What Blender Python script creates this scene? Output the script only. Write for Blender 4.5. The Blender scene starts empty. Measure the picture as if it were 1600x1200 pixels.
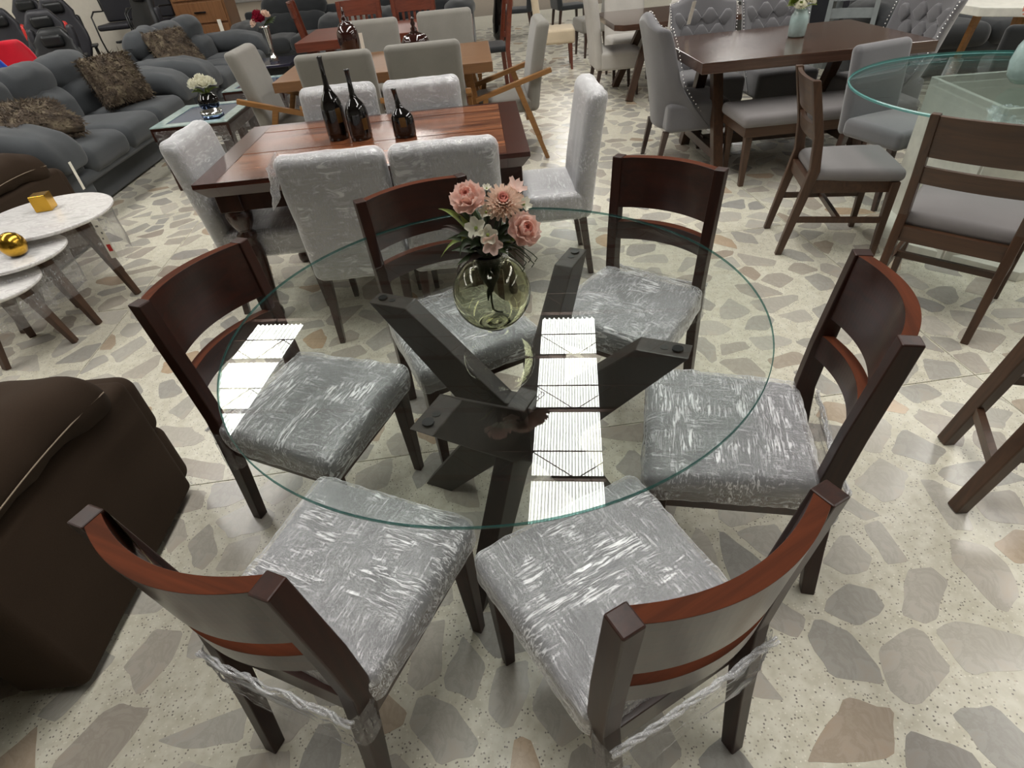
import bpy, math, random
import numpy as np
from mathutils import Vector, Matrix, noise

# ------------------------------------------------------------------ camera
sc = bpy.context.scene
PITCH, ROLL, HC = math.radians(39.02), math.radians(5.76), 1.53
fw = Vector((0, math.cos(PITCH), -math.sin(PITCH)))
rt0 = Vector((1, 0, 0)); dn0 = -rt0.cross(fw)
rt = rt0 * math.cos(ROLL) + dn0 * math.sin(ROLL)
dn = dn0 * math.cos(ROLL) - rt0 * math.sin(ROLL)
cam_d = bpy.data.cameras.new('camera')
cam_d.sensor_fit = 'HORIZONTAL'; cam_d.sensor_width = 36.0; cam_d.lens = 36.0 * 880 / 1600
cam_d.clip_start = 0.02; cam_d.clip_end = 200
cam = bpy.data.objects.new('camera', cam_d)
cam.matrix_world = Matrix(((rt.x, -dn.x, -fw.x, 0), (rt.y, -dn.y, -fw.y, 0), (rt.z, -dn.z, -fw.z, HC), (0, 0, 0, 1)))
sc.collection.objects.link(cam); sc.camera = cam

# ------------------------------------------------------------------ world, exposure
world = bpy.data.worlds.new('world'); sc.world = world; world.use_nodes = True
world.node_tree.nodes['Background'].inputs[0].default_value = (.75, .85, 1, 1)
world.node_tree.nodes['Background'].inputs[1].default_value = 0.6
sc.view_settings.view_transform = 'Standard'; sc.view_settings.look = 'None'
sc.view_settings.gamma = 1.0; sc.view_settings.use_curve_mapping = False
sc.view_settings.exposure = EXPOSURE = 0.0
SKYLIGHT = 33.0                     # radiance of the daylit translucent roof panels
try:
    sc.cycles.transparent_max_bounces = 16; sc.cycles.max_bounces = 8
    sc.cycles.transmission_bounces = 8; sc.cycles.glossy_bounces = 4; sc.cycles.diffuse_bounces = 4
    sc.cycles.sample_clamp_indirect = 6.0; sc.cycles.caustics_reflective = False; sc.cycles.caustics_refractive = False
except Exception:
    pass
C = sc.collection
rnd = random.Random(7)
PI = math.pi
R_ = math.radians

# ------------------------------------------------------------------ materials
def new_mat(name):
    m = bpy.data.materials.new(name); m.use_nodes = True
    nt = m.node_tree; nt.nodes.clear()
    out = nt.nodes.new('ShaderNodeOutputMaterial')
    return m, nt, out
def N(nt, kind, **kw):
    n = nt.nodes.new('ShaderNode' + kind)
    for k, v in kw.items():
        if k.startswith('_'): setattr(n, k[1:], v)
        else:
            key = int(k[1:]) if k[0] == 'i' and k[1:].isdigit() else k.replace('__', ' ')
            n.inputs[key].default_value = v
    return n
def L(nt, a, b): nt.links.new(a, b)
def col(c): return (c[0], c[1], c[2], 1)
def srgb(r, g, b):
    f = lambda c: (c / 255 / 12.92) if c / 255 <= .04045 else ((c / 255 + .055) / 1.055) ** 2.4
    return (f(r), f(g), f(b))
def ramp(nt, fac, stops):
    r = nt.nodes.new('ShaderNodeValToRGB')
    el = r.color_ramp.elements
    while len(el) < len(stops): el.new(.5)
    for e, (p, c) in zip(el, stops): e.position = p; e.color = col(c) if len(c) == 3 else c
    L(nt, fac, r.inputs[0]); return r
def coords(nt, scale=(1, 1, 1), rot=(0, 0, 0), rand=True):
    tc = N(nt, 'TexCoord'); mp = N(nt, 'Mapping'); mp.inputs['Scale'].default_value = scale; mp.inputs['Rotation'].default_value = rot
    if rand:
        oi = N(nt, 'ObjectInfo'); cb = N(nt, 'CombineXYZ'); ml = N(nt, 'Math', _operation='MULTIPLY', i1=37.0)
        L(nt, oi.outputs['Random'], ml.inputs[0])
        L(nt, ml.outputs[0], cb.inputs[0]); L(nt, ml.outputs[0], cb.inputs[1])
        va = N(nt, 'VectorMath', _operation='ADD'); L(nt, tc.outputs['Object'], va.inputs[0]); L(nt, cb.outputs[0], va.inputs[1])
        L(nt, va.outputs[0], mp.inputs[0])
    else: L(nt, tc.outputs['Object'], mp.inputs[0])
    return mp.outputs[0]
def bump(nt, h, strength, dist, target):
    b = N(nt, 'Bump', Strength=strength, Distance=dist); L(nt, h, b.inputs['Height']); L(nt, b.outputs[0], target.inputs['Normal'])

def mat_plain(name, c, rough=.5, metal=0., coat=0., bumpscale=0, bumpstr=.2, spec=.5, var=.08):
    m, nt, out = new_mat(name)
    p = N(nt, 'BsdfPrincipled', Roughness=rough, Metallic=metal); p.inputs['Coat Weight'].default_value = coat
    p.inputs['Specular IOR Level'].default_value = spec
    v = coords(nt, (6, 6, 6)); nz = N(nt, 'TexNoise', Scale=3.0, Detail=4.0); L(nt, v, nz.inputs['Vector'])
    r = ramp(nt, nz.outputs[0], [(.3, [x * (1 - var) for x in c]), (.7, [min(1, x * (1 + var)) for x in c])])
    L(nt, r.outputs[0], p.inputs['Base Color'])
    if bumpscale:
        n2 = N(nt, 'TexNoise', Scale=float(bumpscale), Detail=3.0); L(nt, v, n2.inputs['Vector']); bump(nt, n2.outputs[0], bumpstr, .002, p)
    L(nt, p.outputs[0], out.inputs[0]); return m

def mat_wood(name, dark, light, axis=2, rough=.35, coat=.3, scale=1.0, contrast=1.0, spec=.5):
    m, nt, out = new_mat(name)
    p = N(nt, 'BsdfPrincipled', Roughness=rough); p.inputs['Specular IOR Level'].default_value = spec; p.inputs['Coat Weight'].default_value = coat; p.inputs['Coat Roughness'].default_value = .15
    s = [22 * scale] * 3; s[axis] = 1.6 * scale
    v = coords(nt, tuple(s))
    n1 = N(nt, 'TexNoise', Scale=1.3, Detail=6.0, Roughness=.6, Distortion=.8); L(nt, v, n1.inputs['Vector'])
    s2 = [90 * scale] * 3; s2[axis] = 3 * scale
    v2 = coords(nt, tuple(s2)); n2 = N(nt, 'TexNoise', Scale=1.0, Detail=3.0); L(nt, v2, n2.inputs['Vector'])
    mx = N(nt, 'Mix', _data_type='FLOAT'); mx.inputs[0].default_value = .3
    L(nt, n1.outputs[0], mx.inputs[2]); L(nt, n2.outputs[0], mx.inputs[3])
    a = .5 - .2 / contrast; b = .5 + .2 / contrast
    r = ramp(nt, mx.outputs[0], [(a, dark), (b, light)])
    L(nt, r.outputs[0], p.inputs['Base Color']); bump(nt, n2.outputs[0], .08, .001, p)
    L(nt, p.outputs[0], out.inputs[0]); return m

def mat_fabric(name, c, weave=700., var=.18, sheen=.3, bumpstr=.35):
    m, nt, out = new_mat(name)
    p = N(nt, 'BsdfPrincipled', Roughness=.92); p.inputs['Sheen Weight'].default_value = sheen; p.inputs['Specular IOR Level'].default_value = .2
    v = coords(nt); n1 = N(nt, 'TexNoise', Scale=weave, Detail=2.0); L(nt, v, n1.inputs['Vector'])
    n2 = N(nt, 'TexNoise', Scale=5.0, Detail=4.0); L(nt, v, n2.inputs['Vector'])
    mx = N(nt, 'Mix', _data_type='FLOAT'); mx.inputs[0].default_value = .4; L(nt, n1.outputs[0], mx.inputs[2]); L(nt, n2.outputs[0], mx.inputs[3])
    r = ramp(nt, mx.outputs[0], [(.3, [x * (1 - var) for x in c]), (.7, [min(1, x * (1 + var)) for x in c])])
    L(nt, r.outputs[0], p.inputs['Base Color']); bump(nt, n1.outputs[0], bumpstr, .0015, p)
    L(nt, p.outputs[0], out.inputs[0]); return m

def mat_film(name, opacity=.25, scale=1.0, clear=.93, haze=.0, rot=.4, dif=.5):
    """thin crinkled stretch film: mostly clear, creases catch the light"""
    m, nt, out = new_mat(name)
    v = coords(nt, (190 * scale, 16 * scale, 60 * scale), (0, .2, rot))
    n1 = N(nt, 'TexNoise', Scale=1.0, Detail=5.0, Roughness=.65, Distortion=.9); L(nt, v, n1.inputs['Vector'])
    v2 = coords(nt, (14 * scale, 120 * scale, 50 * scale), (.1, 0, -.5)); n2 = N(nt, 'TexNoise', Scale=1.0, Detail=5.0, Roughness=.6, Distortion=1.2); L(nt, v2, n2.inputs['Vector'])
    v3 = coords(nt, (3.2, 3.2, 3.2)); n3 = N(nt, 'TexNoise', Scale=2.6, Detail=4.0); L(nt, v3, n3.inputs['Vector'])
    sel = ramp(nt, n3.outputs[0], [(.42, (0, 0, 0)), (.58, (1, 1, 1))])
    mx = N(nt, 'Mix', _data_type='FLOAT'); L(nt, sel.outputs[0], mx.inputs[0]); L(nt, n1.outputs[0], mx.inputs[2]); L(nt, n2.outputs[0], mx.inputs[3])
    st = ramp(nt, mx.outputs[0], [(.46, (0, 0, 0)), (.55, (.3, .3, .3)), (.64, (1, 1, 1))])
    am = ramp(nt, n3.outputs[0], [(.33, (.12, .12, .12)), (.46, (.5, .5, .5)), (.56, (1, 1, 1))])
    mu = N(nt, 'Math', _operation='MULTIPLY'); L(nt, st.outputs[0], mu.inputs[0]); L(nt, am.outputs[0], mu.inputs[1])
    m2 = N(nt, 'Math', _operation='MULTIPLY_ADD', i1=opacity, i2=haze); L(nt, mu.outputs[0], m2.inputs[0])
    fr0 = N(nt, 'Fresnel', IOR=1.45); ge = N(nt, 'NewGeometry'); sb = N(nt, 'Math', _operation='SUBTRACT', i0=1.0); L(nt, ge.outputs['Backfacing'], sb.inputs[1])
    fr = N(nt, 'Math', _operation='MULTIPLY'); L(nt, fr0.outputs[0], fr.inputs[0]); L(nt, sb.outputs[0], fr.inputs[1])
    ad = N(nt, 'Math', _operation='ADD', _use_clamp=True); L(nt, m2.outputs[0], ad.inputs[0]); L(nt, fr.outputs[0], ad.inputs[1])
    tr = N(nt, 'BsdfTransparent', Color=(clear, clear, clear, 1))
    gl = N(nt, 'BsdfAnisotropic', Color=(.95, .95, .97, 1), Roughness=.16)
    df = N(nt, 'BsdfDiffuse', Color=(.86, .86, .88, 1))
    bump(nt, mx.outputs[0], .8, .006, gl)
    mg = N(nt, 'MixShader', i0=dif); L(nt, gl.outputs[0], mg.inputs[1]); L(nt, df.outputs[0], mg.inputs[2])
    ms = N(nt, 'MixShader'); L(nt, ad.outputs[0], ms.inputs[0]); L(nt, tr.outputs[0], ms.inputs[1]); L(nt, mg.outputs[0], ms.inputs[2])
    L(nt, ms.outputs[0], out.inputs[0]); return m

def mat_thin_glass(name, tint=(.93, .97, .95), ior=1.5, rough=0.0):
    m, nt, out = new_mat(name)
    fr = N(nt, 'Fresnel', IOR=ior); tr = N(nt, 'BsdfTransparent', Color=col(tint)); gl = N(nt, 'BsdfAnisotropic', Color=(1, 1, 1, 1), Roughness=rough)
    ge = N(nt, 'NewGeometry'); sb = N(nt, 'Math', _operation='SUBTRACT', i0=1.0); L(nt, ge.outputs['Backfacing'], sb.inputs[1])
    mu = N(nt, 'Math', _operation='MULTIPLY'); L(nt, fr.outputs[0], mu.inputs[0]); L(nt, sb.outputs[0], mu.inputs[1])
    n2 = N(nt, 'Math', _operation='MULTIPLY', i1=2.0); L(nt, mu.outputs[0], n2.inputs[0]); n3 = N(nt, 'Math', _operation='ADD', i1=1.0); L(nt, mu.outputs[0], n3.inputs[0])
    dv_ = N(nt, 'Math', _operation='DIVIDE'); L(nt, n2.outputs[0], dv_.inputs[0]); L(nt, n3.outputs[0], dv_.inputs[1])   # both faces of the pane: 2R/(1+R)
    ms = N(nt, 'MixShader'); L(nt, dv_.outputs[0], ms.inputs[0]); L(nt, tr.outputs[0], ms.inputs[1]); L(nt, gl.outputs[0], ms.inputs[2])
    L(nt, ms.outputs[0], out.inputs[0]); return m

def mat_solid_glass(name, c, density):
    m, nt, out = new_mat(name)
    g = N(nt, 'BsdfGlass', Color=(1, 1, 1, 1), IOR=1.45, Roughness=0.0); L(nt, g.outputs[0], out.inputs[0])
    va = N(nt, 'VolumeAbsorption', Color=col(c), Density=density); L(nt, va.outputs[0], out.inputs['Volume']); return m

def mat_emit(name, c, s):
    m, nt, out = new_mat(name); e = N(nt, 'Emission', Color=col(c), Strength=s); L(nt, e.outputs[0], out.inputs[0]); return m

M = {}
M['mahogany'] = mat_wood('mahogany_lacquer', srgb(26, 12, 8), srgb(58, 28, 17), 2, .4, .08, spec=.28)
M['mahogany_x'] = mat_wood('mahogany_lacquer_across', srgb(24, 9, 5), srgb(60, 24, 12), 0, .3, .3)
M['mahogany_edge'] = mat_wood('orange_mahogany_edge', srgb(58, 28, 14), srgb(100, 48, 24), 0, .7, .0, spec=.12)  # lighter, more orange matte mahogany for the top edges of the slats
M['espresso'] = mat_wood('espresso_wood', srgb(28, 21, 18), srgb(48, 37, 31), 2, .45, .08)
M['walnut'] = mat_wood('walnut_wood', srgb(54, 35, 23), srgb(84, 57, 38), 2, .45, .2)
M['walnut_x'] = mat_wood('walnut_wood_across', srgb(54, 35, 23), srgb(84, 57, 38), 0, .45, .2)
M['plank'] = mat_wood('reddish_plank_wood', srgb(66, 33, 22), srgb(150, 94, 62), 0, .25, .4, .8, 1.7)
M['plank_dark'] = mat_wood('dark_red_border_wood', srgb(44, 19, 13), srgb(76, 36, 24), 0, .25, .5)
M['turned'] = mat_wood('turned_leg_wood', srgb(30, 14, 9), srgb(66, 34, 22), 2, .25, .6)
M['honey'] = mat_wood('honey_oak', srgb(108, 75, 48), srgb(134, 97, 64), 0, .4, .2)
M['honey_z'] = mat_wood('honey_oak_upright', srgb(126, 86, 44), srgb(158, 112, 62), 1, .4, .2)
M['brown_top'] = mat_wood('brown_table_wood', srgb(58, 40, 31), srgb(88, 62, 49), 0, .2, .6)
M['red_wood'] = mat_wood('red_brown_wood', srgb(84, 38, 24), srgb(124, 62, 42), 0, .35, .3)
M['dresser'] = mat_wood('dresser_wood', srgb(110, 74, 46), srgb(140, 98, 64), 2, .4, .2)
M['grey_fabric'] = mat_fabric('grey_seat_fabric', srgb(104, 104, 107))
M['light_fabric'] = mat_fabric('light_grey_upholstery', srgb(156, 156, 156))
M['taupe_fabric'] = mat_fabric('stone_grey_upholstery', srgb(134, 131, 124))
M['pale_fabric'] = mat_fabric('pale_grey_upholstery', srgb(190, 186, 180))
M['beige_fabric'] = mat_fabric('beige_upholstery', srgb(206, 190, 164))
M['slate_fabric'] = mat_fabric('slate_grey_velvet', srgb(108, 107, 110), 500, .15, .6)
M['sofa_fabric'] = mat_fabric('charcoal_sofa_fabric', srgb(70, 73, 76), 400, .25, .2)
M['black_sofa'] = mat_fabric('black_sofa_fabric', srgb(44, 46, 48), 400, .2, .3)
M['brown_suede'] = mat_fabric('brown_suede', srgb(54, 42, 32), 300, .12, .0, .15)
M['bench_fabric'] = mat_fabric('bench_grey_leatherette', srgb(126, 122, 122), 900, .08, .1, .1)
M['button'] = mat_plain('dark_button_cloth', srgb(60, 60, 62), .9)
M['nail'] = mat_plain('silver_nailhead', (.8, .8, .8), .2, 1.0)
M['gold'] = mat_plain('gold_metal', srgb(205, 160, 62), .22, 1.0)
M['silver'] = mat_plain('mirror_silver', (.85, .85, .85), .12, 1.0)
M['black_gloss'] = mat_plain('black_glazed_ceramic', srgb(12, 9, 9), .08, 0, .8)
M['brown_gloss'] = mat_plain('brown_glazed_ceramic', srgb(44, 20, 16), .1, 0, .8)
M['gold_patch'] = mat_plain('gold_leaf_glaze', srgb(96, 70, 34), .4, .3)
M['paper'] = mat_plain('white_tag_paper', srgb(236, 232, 220), .8)
M['red_ink'] = mat_plain('red_print', srgb(190, 50, 45), .8)
M['grey_ink'] = mat_plain('grey_print', srgb(120, 116, 110), .8)
M['white_paint'] = mat_plain('white_lacquer', srgb(222, 220, 210), .35)
M['base_white'] = mat_plain('white_base_board', srgb(214, 212, 202), .45)
M['wall'] = mat_plain('white_wall_plaster', srgb(205, 200, 188), .9, var=.03)
M['dark_wall'] = mat_plain('grey_wall_plaster', srgb(150, 148, 142), .9, var=.05)
M['roof'] = mat_plain('grey_roof_sheet', srgb(128, 128, 126), .6)
M['steel'] = mat_plain('brown_primer_steel', srgb(110, 88, 80), .6)
M['black_plastic'] = mat_plain('black_plastic', srgb(26, 28, 30), .4)
M['black_mesh'] = mat_plain('black_vinyl', srgb(38, 38, 44), .45)
M['red_vinyl'] = mat_plain('red_vinyl', srgb(200, 44, 40), .4)
M['crimson'] = mat_fabric('crimson_fabric', srgb(196, 24, 44))
M['blue_vinyl'] = mat_fabric('blue_fabric', srgb(30, 70, 170))
M['navy_top'] = mat_plain('dark_navy_glass_top', srgb(44, 42, 60), .08, 0, .6)
M['aqua_ceramic'] = mat_plain('pale_aqua_glaze', srgb(176, 200, 198), .12, 0, .6, var=.15)
M['stitch'] = mat_plain('pale_thread', srgb(150, 134, 116), .8)
M['rubber'] = mat_plain('dark_bolt', srgb(16, 14, 14), .4)
M['cream_card'] = mat_plain('kraft_edge_card', srgb(150, 140, 96), .8)
M['film'] = mat_film('stretch_film', .95, 1.15, .96, .20, .4, .62)
M['film_loose'] = mat_film('loose_stretch_film', .55, 1.2, .96, .11, 1.2, .55)
M['film_white'] = mat_film('cloudy_wrap_film', .38, .8, .95, .32, .4, .7)
M['glass_top'] = mat_thin_glass('clear_table_glass', (.965, .985, .975))
M['glass_teal'] = mat_thin_glass('teal_table_glass', (.90, .95, .945), 1.6)
M['end_glass'] = mat_thin_glass('pale_green_glass', (.7, .8, .78), 1.8)
M['vase_glass'] = mat_solid_glass('olive_glass', (.56, .57, .28), 230)
def mat_glass_edge(name, c, tr_c):
    m, nt, out = new_mat(name)
    tr = N(nt, 'BsdfTransparent', Color=col(tr_c)); p = N(nt, 'BsdfPrincipled', Roughness=.15); p.inputs['Base Color'].default_value = col(c)
    ms = N(nt, 'MixShader', i0=.65); L(nt, tr.outputs[0], ms.inputs[1]); L(nt, p.outputs[0], ms.inputs[2]); L(nt, ms.outputs[0], out.inputs[0]); return m
M['glass_edge'] = mat_glass_edge('green_glass_edge', srgb(52, 96, 92), (.4, .7, .65))
M['teal_edge'] = mat_glass_edge('teal_glass_edge', srgb(120, 182, 178), (.5, .8, .8))
def mat_marble(name):
    m, nt, out = new_mat(name); p = N(nt, 'BsdfPrincipled', Roughness=.12); v = coords(nt, (3, 7, 3), (0, 0, .6))
    n1 = N(nt, 'TexNoise', Scale=2.2, Detail=8.0, Roughness=.65, Distortion=1.4); L(nt, v, n1.inputs['Vector'])
    r = ramp(nt, n1.outputs[0], [(.35, srgb(206, 204, 202)), (.5, srgb(238, 236, 234)), (.56, srgb(214, 210, 210)), (.64, srgb(240, 238, 236))])
    L(nt, r.outputs[0], p.inputs['Base Color']); L(nt, p.outputs[0], out.inputs[0]); return m
M['marble'] = mat_marble('white_marble')
def mat_fur():
    m, nt, out = new_mat('brown_fur'); p = N(nt, 'BsdfPrincipled', Roughness=.8); v = coords(nt, (1, 1, 1))
    n1 = N(nt, 'TexNoise', Scale=14.0, Detail=5.0); L(nt, v, n1.inputs['Vector'])
    r = ramp(nt, n1.outputs[0], [(.3, srgb(46, 38, 30)), (.5, srgb(84, 70, 56)), (.7, srgb(132, 120, 98))]); L(nt, r.outputs[0], p.inputs['Base Color'])
    L(nt, p.outputs[0], out.inputs[0]); return m
M['fur'] = mat_fur()
def mat_terrazzo():
    m, nt, out = new_mat('cream_terrazzo_ground'); p = N(nt, 'BsdfPrincipled', Roughness=.28); v = coords(nt, rand=False)
    vo = N(nt, 'TexVoronoi', Scale=120.0); L(nt, v, vo.inputs['Vector'])
    n1 = N(nt, 'TexNoise', Scale=26.0, Detail=3.0); L(nt, v, n1.inputs['Vector'])
    sp = ramp(nt, vo.outputs['Distance'], [(.2, (1, 1, 1)), (.34, (0, 0, 0))])
    cl = ramp(nt, vo.outputs['Color'], [(.3, srgb(120, 114, 104)), (.5, srgb(200, 190, 170)), (.8, srgb(234, 230, 216))])
    base = ramp(nt, n1.outputs[0], [(.35, srgb(204, 199, 180)), (.65, srgb(222, 218, 202))])
    mx = N(nt, 'Mix', _data_type='RGBA'); L(nt, sp.outputs[0], mx.inputs[0]); L(nt, base.outputs[0], mx.inputs[6]); L(nt, cl.outputs[0], mx.inputs[7])
    n2 = N(nt, 'TexNoise', Scale=.9, Detail=4.0); L(nt, v, n2.inputs['Vector'])
    wr = ramp(nt, n2.outputs[0], [(.3, (.86, .86, .86)), (.6, (1, 1, 1))]); mm = N(nt, 'Mix', _data_type='RGBA', _blend_type='MULTIPLY', i0=1.0)
    L(nt, mx.outputs[2], mm.inputs[6]); L(nt, wr.outputs[0], mm.inputs[7])
    L(nt, mm.outputs[2], p.inputs['Base Color']); L(nt, p.outputs[0], out.inputs[0]); return m
M['terrazzo'] = mat_terrazzo()
def mat_stone():
    m, nt, out = new_mat('marble_chip'); p = N(nt, 'BsdfPrincipled', Roughness=.22)
    g = N(nt, 'NewGeometry'); tc = N(nt, 'TexCoord')
    oi = N(nt, 'ObjectInfo'); ra = N(nt, 'Math', _operation='ADD'); L(nt, g.outputs['Random Per Island'], ra.inputs[0]); L(nt, oi.outputs['Random'], ra.inputs[1]); rf = N(nt, 'Math', _operation='FRACT'); L(nt, ra.outputs[0], rf.inputs[0])
    r = ramp(nt, rf.outputs[0], [(0, srgb(160, 158, 154)), (.10, srgb(178, 174, 165)), (.24, srgb(198, 194, 184)), (.36, srgb(172, 163, 152)), (.48, srgb(190, 186, 176)), (.60, srgb(170, 167, 160)), (.72, srgb(202, 197, 186)), (.82, srgb(178, 170, 158)), (.90, srgb(194, 170, 142)), (.95, srgb(158, 155, 151)), (1, srgb(186, 180, 170))])
    n1 = N(nt, 'TexNoise', Scale=9.0, Detail=7.0, Roughness=.65, Distortion=.8); L(nt, tc.outputs['Object'], n1.inputs['Vector'])
    v = ramp(nt, n1.outputs[0], [(.28, (.80, .79, .78)), (.42, (.98, .98, .97)), (.48, (.88, .87, .85)), (.53, (1, 1, 1)), (.7, (1.0, .93, .86))])
    mm = N(nt, 'Mix', _data_type='RGBA', _blend_type='MULTIPLY', i0=1.0); L(nt, r.outputs[0], mm.inputs[6]); L(nt, v.outputs[0], mm.inputs[7])
    L(nt, mm.outputs[2], p.inputs['Base Color']); L(nt, p.outputs[0], out.inputs[0]); return m
M['stone'] = mat_stone()
M['grout'] = mat_plain('dark_joint', srgb(116, 106, 92), .9)
def mat_skylight():
    m, nt, out = new_mat('daylit_translucent_panel'); g = N(nt, 'NewGeometry'); s = N(nt, 'SeparateXYZ'); L(nt, g.outputs['True Normal'], s.inputs[0])
    ab = N(nt, 'Math', _operation='ABSOLUTE'); L(nt, s.outputs[2], ab.inputs[0])
    mr = N(nt, 'MapRange'); L(nt, ab.outputs[0], mr.inputs[0]); mr.inputs[1].default_value = .80; mr.inputs[2].default_value = 1.0; mr.inputs[3].default_value = .20 * SKYLIGHT; mr.inputs[4].default_value = SKYLIGHT
    e = N(nt, 'Emission', Color=(1, .975, .925, 1)); L(nt, mr.outputs[0], e.inputs[1]); L(nt, e.outputs[0], out.inputs[0]); return m
M['skylight'] = mat_skylight()
def mat_leaf(name, a, b):
    return mat_plain(name, tuple((x + y) / 2 for x, y in zip(a, b)), .5, var=.35)
M['leaf'] = mat_plain('dark_green_leaf', srgb(52, 66, 38), .5, var=.3)
M['leaf_light'] = mat_plain('yellow_green_leaf', srgb(128, 144, 70), .5, var=.25)
M['leaf_brown'] = mat_plain('dusty_purple_leaf', srgb(72, 62, 58), .6, var=.3)
def mat_petal(name, c):
    m, nt, out = new_mat(name); v = coords(nt, (1, 1, 1)); nz = N(nt, 'TexNoise', Scale=60.0, Detail=2.0); L(nt, v, nz.inputs['Vector'])
    r = ramp(nt, nz.outputs[0], [(.3, [x * .88 for x in c]), (.7, c)])
    d = N(nt, 'BsdfDiffuse'); t = N(nt, 'BsdfTranslucent'); L(nt, r.outputs[0], d.inputs[0]); L(nt, r.outputs[0], t.inputs[0])
    ms = N(nt, 'MixShader', i0=.42); L(nt, d.outputs[0], ms.inputs[1]); L(nt, t.outputs[0], ms.inputs[2]); L(nt, ms.outputs[0], out.inputs[0]); return m
M['petal_pink'] = mat_petal('pink_petal', srgb(252, 222, 211))
M['petal_deep'] = mat_petal('deep_pink_petal', srgb(248, 194, 182))
M['petal_peach'] = mat_petal('peach_petal', srgb(252, 230, 214))
M['petal_white'] = mat_petal('cream_petal', srgb(246, 244, 228))
M['petal_red'] = mat_petal('crimson_petal', srgb(160, 44, 66))
M['petal_coral'] = mat_petal('coral_petal', srgb(232, 138, 118))
M['stem'] = mat_plain('dark_stem', srgb(40, 46, 26), .6)

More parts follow.
